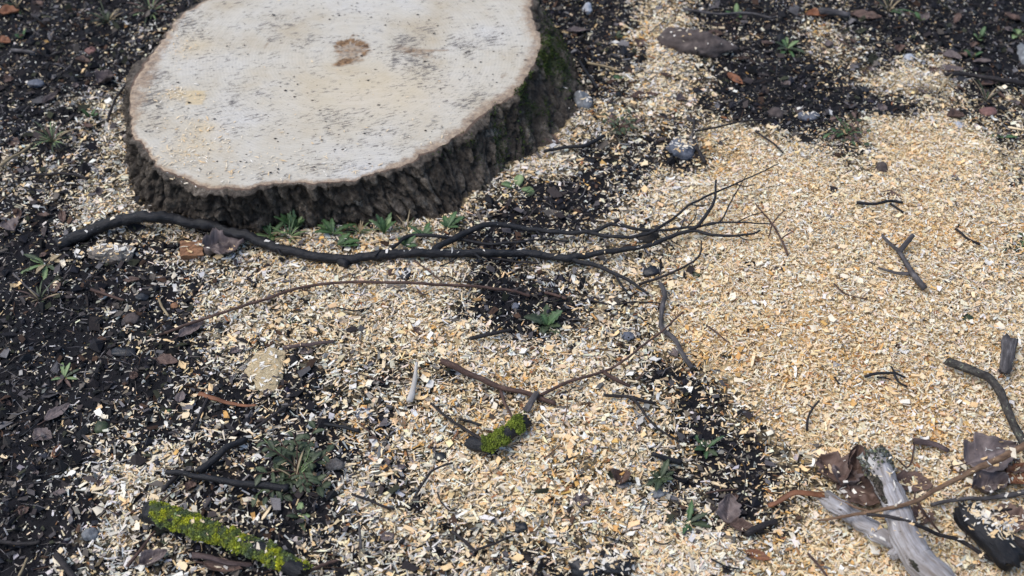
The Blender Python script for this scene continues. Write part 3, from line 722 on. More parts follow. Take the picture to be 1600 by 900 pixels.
def crust_on(V, N, origin, sides, parent, cols, thick, seed, mask, label, name='lichen', dense=9000):
    """a thin uneven crust: the masked faces of the tube pushed out along their normals, with a skirt of granules"""
    m = len(V) - 2; n = m // sides; P = V[:m]; nz = N[:m, 2] + .35 * (fbm(P[:, 0] * 90, P[:, 1] * 90, P[:, 2] * 90, 3, seed) - .5)
    k = mask(P) * ss(-.15, .35, nz)
    lump = fbm(P[:, 0] * 330, P[:, 1] * 330, P[:, 2] * 330, 3, seed + 1)
    VV = P + N[:m] * (thick * np.clip(k * 1.6 - .5, -.6, 1) * (.4 + 1.2 * lump))[:, None]
    i0 = np.arange(n - 1)[:, None] * sides + np.arange(sides)[None]; i1 = np.arange(n - 1)[:, None] * sides + (np.arange(sides)[None] + 1) % sides
    q = np.stack([i0.ravel(), (i0 + sides).ravel(), (i1 + sides).ravel(), i1.ravel()], 1); q = q[k[q].max(1) > .32]
    use = np.unique(q); re = np.full(m, -1); re[use] = np.arange(len(use)); r = np.random.default_rng(seed)
    cn = fbm(P[use, 0] * 120, P[use, 1] * 120, P[use, 2] * 120, 4, seed + 2); cols = np.array(cols)
    ci = np.clip((cn - .25) / .5, 0, .999) * (len(cols) - 1); a_ = ci.astype(int); f = (ci - a_)[:, None]
    cg = (cols[a_] * (1 - f) + cols[a_ + 1] * f); cc = (cg * .35 + np.array(S(70, 76, 62)) * .4) * r.uniform(.6, 1.1, (len(use), 1))
    F3 = []; gv = []; gc = []
    pw = k[use] ** 1.5 * (.15 + ss(.42, .58, fbm(P[use, 0] * 260, P[use, 1] * 260, P[use, 2] * 260, 2, seed + 7))); ng = dense; pk = r.choice(use, ng, p=pw / pw.sum()); C = VV[pk] + N[pk] * thick * .3 + r.normal(0, thick * .7, (ng, 3)); s_ = thick * .55 * r.lognormal(0, .35, (ng, 1, 1))
    oc = (C[:, None] + oct_[None] * s_ * r.uniform(.5, 1.3, (ng, 6, 1))).reshape(-1, 3); k6 = np.arange(ng)[:, None] * 6 + len(use)
    FF = np.concatenate([k6 + np.array([f_]) for f_ in ([0, 1, 4], [1, 2, 4], [2, 3, 4], [3, 0, 4], [1, 0, 5], [2, 1, 5], [3, 2, 5], [0, 3, 5])])
    gc = np.repeat(cg[re[pk]] * r.lognormal(0, .28, (ng, 1)), 6, 0)
    o = link(name, make_mesh(name, np.concatenate([VV[use], oc]) - origin, [re[q], FF], M['moss'], {'tint': np.concatenate([cc, gc])}, False), parent); o['kind'] = 'stuff'; o['label'] = label
    return o

# the long black branch in front of the stump
b = at(97, 380); br = thing('fallen_branch', 'long black forking branch lying across in front of the stump', 'branch', b)
K = 'branch_black'
rod('stem', [(92,382,-2),(127,368),(157,355,4),(190,344,10),(233,340,14),(267,342,14),(300,348,12),(333,354,10),(367,364,9),(400,374,8),(433,387,6),(467,396,4),(510,403,2),(537,406,1),(567,402,2),(617,397,4),(667,395,5),(733,397,5),(800,395,5),(850,398,5),(883,403,5),(900,401,6)], 9.2, 5.2, K, br, b, rough=.26, freq=170, knots=.18, jit=1.6, sides=20, step=.004)
rod('twig', [(895,402,6),(933,397,8),(980,388,10),(1017,382,12),(1053,368,14),(1080,360,14),(1107,367,10),(1147,367,8),(1177,364,10),(1187,359,12)], 5.0, 1.5, K, br, b)
rod('twig', [(884,403,5),(933,415,6),(960,428,6),(987,441,5),(1013,458,2)], 4.2, 1.7, K, br, b)
rod('twig', [(960,429,6),(972,446,4),(985,466,1)], 1.9, 1.0, K, br, b)
rod('twig', [(672,393,5),(693,382,8),(720,367,12),(753,353,14),(773,350,14),(800,353,12),(843,360,10),(883,363,10),(927,362,12),(950,352,16),(968,343,22)], 5.2, 3.0, K, br, b)
rod('twig', [(955,350,16),(1000,358,14),(1033,360,14),(1073,355,16),(1113,350,16),(1150,347,14),(1205,349,12)], 3.0, 1.0, K, br, b)
rod('twig', [(920,363,11),(960,370,12),(993,369,13),(1022,360,15),(1053,341,20),(1080,319,26),(1113,304,30),(1150,287,34),(1186,270,36),(1217,256,40)], 3.2, .8, K, br, b)
rod('twig', [(1078,358,15),(1092,352,18),(1107,331,26),(1117,312,34),(1119,281,46)], 3.1, 1.6, K, br, b)
rod('twig', [(1105,352,16),(1127,343,18),(1147,305,26),(1166,274,30)], 1.6, .6, K, br, b)
rod('twig', [(606,392,4),(627,375,8),(643,368,9),(677,368,9),(717,373,8),(752,380,7),(800,379,7),(845,374,8),(888,377,6)], 3.4, 1.5, K, br, b)
rod('twig', [(533,408,0),(543,414,0)], 7.5, 6.0, K, br, b)
for px_, py_, dx_, dy_, r_ in ((300,347,-6,-14,2.4),(430,386,8,12,2.2),(585,400,10,-10,2.0),(742,397,12,9,1.8),(790,352,6,-12,1.6),(838,360,12,12,1.4)):
    rod('twig', [(px_,py_,12),(px_+dx_,py_+dy_,16)], r_, r_ * .7, K, br, b)
for pts_ in ([(1053,368,14),(1066,352,24),(1072,333,34)],[(1150,367,8),(1168,374,6),(1192,372,4)],[(1150,347,14),(1172,338,20),(1198,330,22)],[(1080,319,26),(1096,322,24),(1112,318,24)],[(1150,287,34),(1164,291,30),(1182,288,28)],[(993,369,13),(1004,384,6),(1012,398,2)],
             [(1033,360,14),(1046,374,8),(1066,386,4)],[(940,415,6),(952,404,12),(966,398,14)],[(880,363,10),(894,348,18),(912,338,22)],[(1073,355,16),(1086,340,24),(1088,322,32)],[(745,352,14),(765,366,8),(790,372,4)]):
    rod('twig', pts_, 1.1, .55, K, br, b)

stick('long thin reddish-brown shoot curving over the chips below the black branch', [(250,523),(293,507,6),(333,493,8),(400,472,10),(467,450,12),(520,442,12),(587,441,12),(667,443,12),(733,447,10),(800,455,6),(828,462,2)], 2.1, 2.3, 'twig_brown', 'thin_shoot', 'twig')
stick('thin twig leaning from the black branch down to the brown shoot', [(647,407,6),(668,422,8),(690,440,12)], 1.4, 1.0, 'twig_brown', 'twig', 'twig')
stick('dark twig looping beneath the fork of the black branch', [(997,443,2),(1033,433,3),(1077,413,5),(1093,397,8),(1096,377,14)], 2.2, 1.2, 'branch_dark', 'twig', 'twig')
stick('thin dark twig lying under the tip of the black branch', [(920,468),(955,476),(995,472),(1035,474)], 1.5, 1.0, 'branch_dark', 'twig', 'twig')
stick('brown stick with side shoot pointing at the mossy charred piece', [(690,565,8),(733,584,8),(778,604,6),(800,610,5),(829,617,4),(866,630,1)], 4.6, 3.2, 'twig_brown', sub=[([(783,608,5),(789,629,7),(800,651,12),(813,672,4)], 2.4, 1.6)])
stick('long thin brown shoot rising to the right with orange tip', [(843,618,4),(883,599,8),(910,590,8),(947,578,8),(980,560,10),(1013,533,12),(1040,513,16),(1068,487,22)], 2.4, 1.2, 'twig_brown', 'thin_shoot', 'twig', sub=[([(940,580,6),(960,592,3),(985,602,1)], 3.2, 2.2)])
stick('crooked grey stick standing on the slope under the branch tip', [(1032,443,4),(1038,463,5),(1033,490,6),(1034,513,6),(1053,530,5),(1063,550,4),(1081,575,2)], 3.6, 3.4, 'twig_grey')
stick('short weathered wedge of wood resting on the brown stick', [(840,612,12),(833,624,9),(822,642,3)], 4.0, 5.5, 'twig_grey', 'wood_splinter', 'splinter', flat=.5, rough=.2)
stick('pale bone-like piece of bare wood upright on the chips', [(651,566,4),(648,590,4),(645,606,3),(639,628,1)], 1.8, 5.2, 'pale_wood', 'wood_splinter', 'splinter', rough=.25)
stick('dark twig running into the charred mossy piece from upper left', [(673,630,4),(700,653,5),(720,667,4),(740,680,5),(760,692,4)], 1.6, 2.6, 'branch_dark', 'twig', 'twig')
stick('short black stick above the charred mossy piece', [(719,656),(736,660),(751,664)], 2.0, 1.8, 'branch_black', 'twig', 'twig')
stick('reddish splinter left of the charred mossy piece', [(716,676,2),(707,688,1)], 1.8, 1.6, 'red_wood', 'wood_splinter', 'splinter')
stick('grey Y-shaped stick lying alone on the pale sawdust', [(1446,450,3),(1427,427,5),(1413,407,6),(1402,391,7),(1390,381,8),(1378,367,8)], 5.0, 2.0, 'twig_grey', sub=[([(1404,394,7),(1413,381,10),(1426,367,16)], 4.4, 3.8), ([(1423,427,4),(1397,425,4),(1373,418,3)], 2.6, 1.5)])
stick('short dark bent twig right of the Y-shaped stick', [(1493,358),(1505,367,2),(1515,375),(1531,382)], 2.0, 1.9, 'branch_dark', 'twig', 'twig')
stick('thin curved twig on the sawdust left of the Y-shaped stick', [(1303,443),(1313,453),(1324,461),(1354,467)], 1.3, 1.0, 'twig_brown', 'twig', 'twig')
stick('branching dry twig at the left edge of the big sawdust mound', [(1231,398,2),(1220,373,8),(1207,350,14),(1180,318,10)], 2.0, .9, 'twig_brown', 'twig', 'twig', sub=[([(1207,350,14),(1216,338,16),(1226,328,16)], 1.2, .7), ([(1221,375,8),(1231,366,10),(1241,361,10)], 1.2, .7), ([(1207,350,12),(1200,372,4)], 1.2, .8)])
stick('knot of black twiglets on the sawdust above the silver log', [(1352,589,2),(1372,583,5),(1396,583,6),(1413,590,3)], 2.2, 1.6, 'branch_black', 'twig', 'twig', sub=[([(1396,583,5),(1402,596,4),(1416,604,1)], 2.0, 1.2), ([(1392,572,8),(1400,584,5)], 1.4, 1.2), ([(1370,590,2),(1392,593,2)], 1.6, 1.0)])
stick('tiny dark twig left of the black twiglets', [(1303,588),(1311,600)], 1.6, 1.2, 'branch_dark', 'twig', 'twig')
o, V, N, og, sd_ = rod('branch', [(1480,563,6),(1513,577,10),(1543,590,12),(1560,606,12),(1571,632,10),(1586,667,8),(1600,694,6),(1625,740,4)], 6.2, 5.4, 'lichen_bark', ret=True, rough=.16)
tag(o, 'lichen-grey branch coming in from the right edge', 'branch')
stick('grey flake of old bark on the sawdust near the right edge', [(1578,528,5),(1576,550,6),(1570,581,3)], 11, 8, 'twig_grey', 'bark_piece', 'bark', flat=.45, rough=.3)
stick('curled dark bark strip above the silver log', [(1429,689,2),(1445,691,3),(1463,695,3),(1481,705,1)], 5.5, 4.0, 'bark_strip', 'bark_piece', 'bark', flat=.4, rough=.25)
stick('small upright dark twig on the orange-tinted sawdust', [(1262,674,2),(1262,652,8),(1271,636,12),(1281,625,12)], 1.9, 1.4, 'branch_dark', 'twig', 'twig', sub=[([(1270,637,12),(1262,632,12)], 1.2, .8)])

# silver log and its neighbours, lower right
b = at(1405, 800); lg = thing('weathered_log', 'silver-grey barkless log with mossy top end at lower right', 'log', b)
o, V, N, og, sd_ = rod('stem', [(1364,712,14),(1375,738,15),(1388,765,15),(1400,795,15),(1408,820,14),(1417,848,14),(1438,878,13),(1466,905,12),(1500,940,8)], 15.5, 20, 'driftwood', lg, b, rough=.13, freq=60, knots=.10, ret=True, jit=1.4, sides=48, groove=.10, step=.003)
crust_on(V, N, b, sd_, lg, [S(52, 46, 42), S(80, 72, 66), S(104, 96, 86), S(66, 60, 54)], .0020, 311, lambda P: np.exp(-(((P - at(1366, 718, .012)) ** 2).sum(1)) / .034 ** 2) * ss(.3, .5, fbm(P[:, 0] * 70, P[:, 1] * 70, P[:, 2] * 70, 3, 12)) * 1.3 + .9 * ss(.60, .68, fbm(P[:, 0] * 38, P[:, 1] * 16, P[:, 2] * 60, 3, 14)), 'remnants of dark bark on the silver wood', 'bark', 500)
lichen_on(V, N, b, sd_, lg, 1500, [S(92, 96, 88), S(124, 128, 118), S(70, 70, 66), S(108, 112, 84), S(148, 150, 146)], .0017, 301, lambda P: np.exp(-(((P - at(1366, 716, .02)) ** 2).sum(1)) / .017 ** 2), 'lichen', 'ragged grey lichen on the top end', -.5)
rod('knot', [(1408,860,10),(1397,866,14)], 9, 7, 'driftwood', lg, b, rough=.2)
stick('shorter silver-grey barkless stick beside the silver log', [(1293,776,8),(1315,792,9),(1335,808,9),(1362,829,8),(1392,848,5)], 12.5, 12, 'driftwood', 'weathered_stick', 'stick', rough=.2, freq=70, flat=.7, sides=36, groove=.22, jit=3, step=.003)
b = at(1600, 697); tb = thing('thin_branch', 'long tan branch crossing over the silver log from the right edge', 'branch', b)
rod('stem', [(1640,678,40),(1600,697,40),(1560,717,40),(1510,740,40),(1467,763,42),(1433,782,44),(1400,792,46),(1357,800,36),(1317,807,24),(1278,813,10)], 5.0, 1.6, 'twig_tan', tb, b)
rod('twig', [(1433,782,44),(1440,795,38),(1452,812,24),(1468,832,10)], 2.0, 1.4, 'twig_brown', tb, b)
rod('twig', [(1428,783,44),(1430,768,52)], 1.4, 1.0, 'twig_brown', tb, b)
rod('twig', [(1357,800,36),(1330,790,26),(1300,775,22),(1270,762,14)], 1.6, .8, 'twig_tan', tb, b)
stick('long dark twig slanting over the silver log to lower right', [(1355,803,38),(1400,811,44),(1433,820,40),(1467,835,26),(1500,845,18),(1533,863,12),(1577,891,6)], 2.2, 3.0, 'branch_dark', 'long_twig', 'twig', sub=[([(1500,846,17),(1510,838,22),(1506,826,26)], 1.2, .8)])
stick('grey twig lying behind the charred log at right', [(1457,788,3),(1483,782,5),(1512,780,5),(1560,776,5),(1612,768,4)], 2.6, 3.6, 'twig_grey', 'twig', 'twig')
b = at(1540, 830); cl = thing('charred_log', 'black charred log end with pale chips stuck on it near lower right corner', 'log', b)
rod('stem', [(1508,797,14),(1522,812,16),(1543,835,15),(1562,856,12),(1585,880,4)], 19, 17, 'charred', cl, b, rough=.16, freq=80, sides=36, groove=.2, jit=2)
stick('knobbly dark stick end at the lower right edge', [(1575,838,12),(1588,848,10),(1610,862,8)], 7, 8, 'branch_dark', 'stick', 'stick', rough=.25)
stick('short dark twig on the sawdust right of the charred log', [(1548,797,3),(1582,796,3)], 1.6, 1.4, 'branch_dark', 'twig', 'twig')
stick('thin brown twig on the sawdust below the short silver stick', [(1262,864,4),(1275,880,6),(1292,902,6)], 1.8, 1.6, 'twig_brown', 'twig', 'twig')
stick('reddish curled bark strip left of the short silver stick', [(1200,792,3),(1220,780,8),(1240,768,14),(1267,770,10),(1293,774,4)], 3.5, 4.5, 'leaf_rust', 'bark_piece', 'bark', flat=.45, rough=.2)
stick('dark broken stick left of the reddish bark strip', [(1165,835,3),(1190,822,4),(1215,815,3)], 4.5, 4.0, 'branch_dark')

# lichened sticks
b = at(330, 835); ls = thing('mossy_stick', 'black stick thickly coated with yellow-green lichen at lower left', 'stick', b)
o, V, N, og, sd_ = rod('stem', [(228,800,12),(267,814,13),(317,829,13),(360,845,12),(400,858,12),(425,872,11),(447,885,9),(474,897,6)], 13.5, 10, 'charred', ls, b, rough=.2, ret=True, sides=48, jit=2.5, step=.0018)
LC = [S(142, 148, 44), S(170, 170, 60), S(112, 124, 48), S(90, 102, 58), S(128, 130, 84)]
crust_on(V, N, b, sd_, ls, [S(104, 114, 92), S(92, 106, 68), S(124, 134, 58), S(166, 170, 48), S(190, 186, 52)], .0017, 302, lambda P: ss(.38, .50, fbm(P[:, 0] * 42, P[:, 1] * 42, P[:, 2] * 42, 4, 5, .6)) * np.where(project(P[:, 0], P[:, 1], P[:, 2])[0] > 236, 1, .3), 'broad yellow-green lichen crust')
b = at(780, 685); cs = thing('charred_stick', 'short charred stick with bright green moss in the middle of the chips', 'stick', b)
o, V, N, og, sd_ = rod('stem', [(733,691,3),(752,696,5),(772,692,8),(795,676,9),(822,657,7)], 8.0, 9.0, 'charred', cs, b, rough=.22, ret=True, sides=40, step=.0016)
crust_on(V, N, b, sd_, cs, [S(70, 82, 40), S(98, 110, 44), S(122, 134, 52), S(88, 98, 50)], .0020, 303, lambda P: ss(.34, .5, fbm(P[:, 0] * 60, P[:, 1] * 60, P[:, 2] * 60, 3, 6)) * np.where(project(P[:, 0], P[:, 1], P[:, 2])[0] > 755, 1, 0), 'green moss crust', 'moss', 3500)
stick('straight black stick ending in the weed at lower left', [(258,737,5),(300,743,8),(350,752,8),(400,757,8),(450,762,5)], 3.4, 5.4, 'branch_black')
stick('dark stick slanting up from the straight black stick', [(310,737,4),(337,717,6),(353,700,6),(384,686,3)], 5.0, 4.6, 'branch_black')
stick('short dark twig crossing under the left end of the straight black stick', [(257,765,2),(268,752,3),(279,741,3)], 3.2, 2.8, 'branch_dark', 'twig', 'twig')
stick('dark stick end poking up at the lower left edge', [(87,866,8),(100,884,8),(116,906,6)], 4.4, 4.4, 'branch_dark')
stick('pale dry stalk standing at the lower left edge', [(30,900,4),(38,884,8),(44,872,10)], 1.8, 1.4, 'straw', 'stalk', 'stalk')
stick('brown twig below the left end of the yellow-green lichened stick', [(198,886,4),(220,858,8),(242,830,8)], 2.4, 1.8, 'twig_brown', 'twig', 'twig')
stick('black twig lying flat on bare soil at the left edge', [(-5,846,3),(30,849,4),(62,847,3)], 2.8, 2.6, 'branch_dark', 'twig', 'twig')
stick('dark stick leaning among the chips above the straight black stick', [(300,671,3),(314,645,5),(330,607,4)], 2.6, 2.4, 'branch_dark', 'twig', 'twig')
stick('thin dark twig slanting up left of centre', [(398,670,3),(430,646,5),(468,625,4)], 2.2, 1.7, 'branch_dark', 'twig', 'twig')
stick('short black stick left of the dark blue stone', [(508,662,3),(535,667,4),(562,673,2)], 2.2, 2.6, 'branch_black', 'twig', 'twig')
stick('thin dark twig right of the large weed', [(550,772,3),(587,787,4),(615,796,2)], 1.8, 1.8, 'branch_dark', 'twig', 'twig')
stick('angled brown twig on the chips below the charred mossy piece', [(647,778,3),(667,747,6),(678,733,6),(708,724,4)], 1.8, 1.5, 'branch_dark', 'twig', 'twig')
stick('tiny thin twig right of the angled brown twig', [(683,769,2),(689,783,3),(701,797,2)], 1.1, .9, 'branch_dark', 'twig', 'twig')
stick('thin upright dark twig near the bottom edge below the large weed', [(560,815,12),(562,838,8),(564,858,3)], 1.5, 2.0, 'twig_grey', 'twig', 'twig')
stick('dark twig pair at the bottom edge left of centre', [(707,830,3),(725,845,4),(744,862,2)], 2.2, 1.8, 'branch_dark', 'twig', 'twig', sub=[([(744,860,3),(770,850,5),(802,837,4)], 1.8, 1.4)])
stick('dark twig crossing the top of the bare black patch', [(945,618,4),(987,622,6),(1013,653,8),(1033,673,6),(1061,691,3)], 2.4, 1.4, 'branch_dark', 'twig', 'twig', sub=[([(987,622,6),(1010,626,4),(1024,629,2)], 2.6, 2.0)])
stick('short black stub at the left rim of the bare black patch', [(1019,710,5),(1040,716,5),(1064,723,3)], 3.0, 4.2, 'branch_black')
stick('thin standing grass-like twig right of the charred mossy piece', [(880,664,2),(885,640,16),(890,608,30)], .9, .6, 'twig_tan', 'twig', 'twig')
stick('wiry twig arching along the right rim of the bare black patch', [(1127,700,4),(1148,713,8),(1163,728,10),(1163,773,8)], 1.2, .9, 'branch_dark', 'twig', 'twig', sub=[([(1163,773,6),(1152,786,10),(1165,776,14),(1192,779,8)], 1.4, 1.0)])
stick('brown bark curl at the bottom left of the yellow-green lichened stick', [(300,868,4),(322,870,8),(352,878,6),(394,882,3)], 4.6, 3.0, 'bark_strip', 'bark_piece', 'bark', flat=.5, rough=.22)
stick('reddish brown twig at the end of the yellow-green lichened stick', [(480,893,4),(503,884,6),(528,875,3)], 2.6, 2.0, 'twig_brown', 'twig', 'twig')
stick('brown splintered bark strip above the straight black stick', [(312,616,3),(340,624,6),(372,631,4),(400,634,2)], 3.8, 2.2, 'leaf_rust', 'bark_piece', 'bark', flat=.5, rough=.25)
stick('dark bark strip in the chips below the brown shoot', [(443,543,2),(480,539,4),(521,533,2)], 3.6, 2.8, 'bark_strip', 'bark_piece', 'bark', flat=.5, rough=.25)
stick('dark brown twig on the soil left below the branch butt', [(143,452,4),(168,461,5),(194,470,3)], 2.6, 2.2, 'twig_brown', 'twig', 'twig')
stick('pale curved stalk in the dark soil left of centre', [(247,467,3),(254,480,5),(263,494,3)], 1.8, 1.8, 'straw', 'stalk', 'stalk')
stick('thin dark twig near the left rosette weed', [(20,427,3),(40,446,5),(61,464,3)], 1.6, 1.4, 'twig_grey', 'twig', 'twig')
stick('dark twig on the ground along the left side of the stump', [(168,190,3),(178,160,5),(196,131,5),(210,112,3)], 2.6, 2.0, 'branch_dark', 'twig', 'twig')
stick('dark bowed twig left of the stump above the branch butt', [(27,278,4),(70,272,6),(112,273,6),(138,279,3)], 2.2, 2.4, 'branch_dark', 'twig', 'twig')
stick('pale dry stalk at the left edge below the grass tuft', [(-4,262,4),(22,244,8),(48,229,6)], 2.8, 2.0, 'straw', 'stalk', 'stalk')
stick('grey stick half sunk in soil near the top left corner', [(18,78,2),(36,80,4),(55,83,3)], 3.6, 3.0, 'twig_grey')
stick('black twig against the right foot of the stump', [(851,237,4),(880,231,6),(912,228,6),(945,212,4)], 2.8, 3.4, 'branch_black', 'twig', 'twig')
stick('black twig slanting by the mossy flank of the stump', [(905,95,6),(918,115,6),(933,138,3)], 2.4, 3.0, 'branch_black', 'twig', 'twig')
stick('forked dark twig right of the blue-grey stone', [(1085,184,8),(1084,215,8),(1092,236,6),(1101,254,3)], 1.8, 3.2, 'branch_dark', 'twig', 'twig', sub=[([(1086,205,8),(1120,198,8),(1158,190,6),(1198,186,3)], 2.0, 1.4)])
stick('thin pale root in the chips beside the mossy flank', [(918,97,3),(940,103,4),(968,110,3)], 2.4, 1.6, 'straw', 'stalk', 'stalk')
stick('long thin grey stick along the top edge right of the stump', [(1067,13,4),(1120,22,6),(1165,20,6),(1205,28,4)], 2.4, 2.2, 'twig_grey')
stick('dark branch on bare soil at the upper right', [(1476,116,6),(1515,117,8),(1555,124,8),(1605,130,6)], 3.6, 4.6, 'branch_dark')
stick('pale weathered stick near the top edge right of centre', [(1282,18,5),(1305,20,6),(1326,24,4)], 6.5, 5.5, 'twig_grey', rough=.25)
stick('dark thin twig at the foot of the upper right sawdust', [(1180,205,3),(1205,222,5),(1224,238,3)], 1.8, 1.4, 'branch_dark', 'twig', 'twig')
stick('dark root stub on the bare soil in the centre', [(735,530,4),(765,522,8),(798,516,4)], 3.0, 2.4, 'branch_dark', 'root_stub', 'root', sub=[([(765,522,8),(782,508,8),(800,496,4)], 2.0, 1.4)])
stick('dark twig tangle under the left fork of the black branch', [(760,402,3),(800,408,4),(842,412,3)], 2.0, 1.4, 'branch_dark', 'twig', 'twig', sub=[([(800,408,4),(806,380,10)], 1.4, 1.0), ([(775,412,3),(815,372,8)], 1.2, .9)])
stick('short brown stick in the chips below the black branch', [(852,458,3),(870,461,4),(884,466,2)], 2.6, 2.2, 'twig_brown', 'twig', 'twig')
stick('dark twigs at the burrow in the upper sawdust mound', [(1338,316,3),(1365,318,5),(1392,314,5),(1411,316,3)], 2.6, 2.2, 'branch_black', 'twig', 'twig', sub=[([(1392,318,4),(1402,325,4),(1411,331,2)], 2.0, 1.6)])
stick('dark twig tip lying at the bottom edge over the black stone', [(960,880,22),(980,873,24),(1000,871,20)], 2.0, 1.4, 'branch_dark', 'twig', 'twig')
stick('thin brown twig leaning near the right silver leaf', [(1430,690,2),(1420,730,6),(1400,716,10)], 1.4, 1.0, 'twig_brown', 'twig', 'twig')

# ------------------------------------------------------------------ stones and lumps
def icos(sub):
    import bmesh
    bm = bmesh.new(); bmesh.ops.create_icosphere(bm, subdivisions=sub, radius=1.0)
    V = np.array([v.co[:] for v in bm.verts]); F = np.array([[v.index for v in f.verts] for f in bm.faces]); bm.free(); return V, F
ICO = {3: icos(3), 4: icos(4)}
def stone(label, px, py, w_, h_, mat, name='stone', cat='stone', tall=.65, rot=0.0, rough=.4, sink=.38, sub=3, freq=1.6, facet=0.0):
    """w_ and h_ in photograph pixels (length across, depth as seen)"""
    _seed[0] += 1; sd_ = _seed[0]
    c = at(px, py); d_ = math.dist((c[0], c[1], c[2]), (0, 0, CAM_H)); s = d_ / FPX
    A, B = w_ * s / 2, h_ * s / 2 * 1.25; H = min(A, B) * tall
    V, F = ICO[sub]; V = V.copy()
    if facet:
        r = np.random.default_rng(sd_)
        for _ in range(9):
            nn = r.normal(0, 1, 3); nn /= np.linalg.norm(nn); dd = V @ nn; cut = r.uniform(.55, .85)
            V -= np.maximum(dd - cut, 0)[:, None] * nn[None] * facet
    k = 1 + rough * 2 * (fbm(V[:, 0] * freq + sd_, V[:, 1] * freq, V[:, 2] * freq + 3, 3, sd_) - .5) + .06 * (fbm(V[:, 0] * 7, V[:, 1] * 7, V[:, 2] * 7 + sd_, 3, sd_) - .5)
    V = V * k[:, None] * np.array([A, B, H]); cr, sr = math.cos(rot), math.sin(rot)
    V = np.stack([V[:, 0] * cr - V[:, 1] * sr, V[:, 0] * sr + V[:, 1] * cr, V[:, 2]], 1)
    o = link(name, make_mesh(name, V, [F], M[mat], None, True), None, (c[0], c[1], c[2] + H * (1 - 2 * sink) + .002))
    return tag(o, label, cat, None, 'thing')
stone('long rounded brown stone among the chips right of the stump', 1083, 74, 108, 40, 'stone_brown', tall=.8, rot=-.18, sub=4)
stone('smooth blue-grey stone half buried in chips right of the stump', 1064, 236, 42, 36, 'stone_blue', tall=.6, rot=.3, sink=.42)
stone('angular pale grey stone against the right foot of the stump', 912, 163, 34, 30, 'stone_grey', tall=1.0, facet=.9)
stone('shiny black stone in the chips just below the black branch', 632, 433, 36, 20, 'stone_black', tall=.9, facet=.8)
stone('dusty brown lump below the shiny black stone', 620, 452, 34, 16, 'dusty_clod', 'clod', 'clod')
stone('flat light-blue pebble on the soil at upper left', 57, 133, 26, 13, 'stone_blue', 'pebble', 'pebble', rough=.15)
stone('small reddish pebble left of the stump near the top', 143, 82, 18, 12, 'stone_red', 'pebble', 'pebble')
stone('whitish pointed stone at the top edge right of the stump', 917, 17, 17, 20, 'stone_pale', tall=1.2, facet=.8)
stone('small white pebble at the upper right sawdust edge', 1497, 199, 15, 14, 'stone_pale', 'pebble', 'pebble')
stone('small grey pebble on upper right soil', 1420, 93, 16, 14, 'stone_pale', 'pebble', 'pebble', facet=.6)
stone('reddish oval stone in the upper right soil', 1543, 178, 26, 15, 'stone_red', tall=.7)
stone('brown cone-shaped lump on the upper sawdust mound', 1376, 267, 18, 17, 'stone_brown', 'clod', 'clod', tall=1.1)
stone('flat grey stone on bare soil above the sawdust mound', 1263, 184, 34, 14, 'stone_blue', tall=.6)
stone('grey-brown stone left of the flat grey stone', 1211, 181, 24, 18, 'stone_brown', tall=.8)
stone('small olive pebble between two grey stones', 1248, 175, 15, 13, 'stone_brown', 'pebble', 'pebble')
stone('small black pebble on the upper sawdust strip', 1350, 143, 13, 11, 'stone_black', 'pebble', 'pebble')
stone('large pale grey stone cut off by the top right edge', 1602, 92, 24, 44, 'stone_grey', tall=.9)
stone('black stone at the buried end of the long branch', 126, 403, 20, 16, 'stone_black', facet=.7)
stone('grey sawdust-covered clod below the long branch at left', 176, 400, 66, 26, 'dusty_clod', 'clod', 'clod', tall=.8, rough=.5, sub=4)
stone('black shiny stone on the soil left of centre', 222, 468, 24, 14, 'stone_black', facet=.7)
stone('small tan pebble on dark soil left of centre', 273, 480, 11, 9, 'red_wood', 'pebble', 'pebble')
stone('mossy dark clod on the left soil', 207, 501, 24, 18, 'dark_clod' if 'dark_clod' in M else 'stone_brown', 'clod', 'clod', rough=.5)
stone('wide black clod on the left soil below centre', 194, 552, 40, 14, 'stone_black', 'clod', 'clod', tall=.6, rough=.5)
stone('dark blue-grey stone left of centre in the chips', 571, 649, 32, 18, 'stone_blue', facet=.8)
stone('dusty round stone right of the large weed', 524, 729, 30, 18, 'dusty_clod', facet=.3)
stone('small dark clod below the charred mossy piece', 689, 716, 20, 14, 'stone_black', 'clod', 'clod', rough=.5)
stone('blue-grey stone in the chips at lower left', 143, 838, 26, 18, 'stone_grey', tall=.9, facet=.8)
stone('grey oval pebble in the bare black patch', 1029, 773, 24, 13, 'stone_grey', 'pebble', 'pebble', rot=.3, rough=.15)
stone('small black stone near the bottom edge left of centre', 813, 827, 24, 17, 'stone_black', facet=.8)
stone('dark rough stone at the bottom edge', 914, 889, 62, 34, 'stone_black', tall=.8, facet=.8, sub=4)
stone('big black rough stone at the bottom edge beside the yellow chips', 968, 886, 54, 34, 'stone_black', tall=.9, facet=.8, rot=.4, sub=4)
stone('lichen-green stone caught behind the black branch tip', 1012, 374, 36, 20, 'lichen_bark', tall=.9)
stone('dark clod under the fork of the black branch', 1018, 428, 30, 18, 'stone_black', 'clod', 'clod', rough=.5)
stone('small brown clod near the left rim of the sawdust mound', 1216, 424, 18, 10, 'stone_brown', 'clod', 'clod', rough=.5)
stone('mossy green crumb on the sawdust right of the Y-shaped stick', 1512, 500, 18, 12, 'green_dark', 'moss_clump', 'moss', rough=.6)
stone('green moss crumb at the tip of the black branch', 1123, 404, 15, 11, 'green_dark', 'moss_clump', 'moss', rough=.6)
stone('dull green moss crumb below the tip of the black branch', 1088, 432, 14, 9, 'green_dark', 'moss_clump', 'moss', rough=.6)
stone('olive clod in the dark soil at lower left', 160, 670, 20, 18, 'green_dark', 'clod', 'clod', rough=.5)
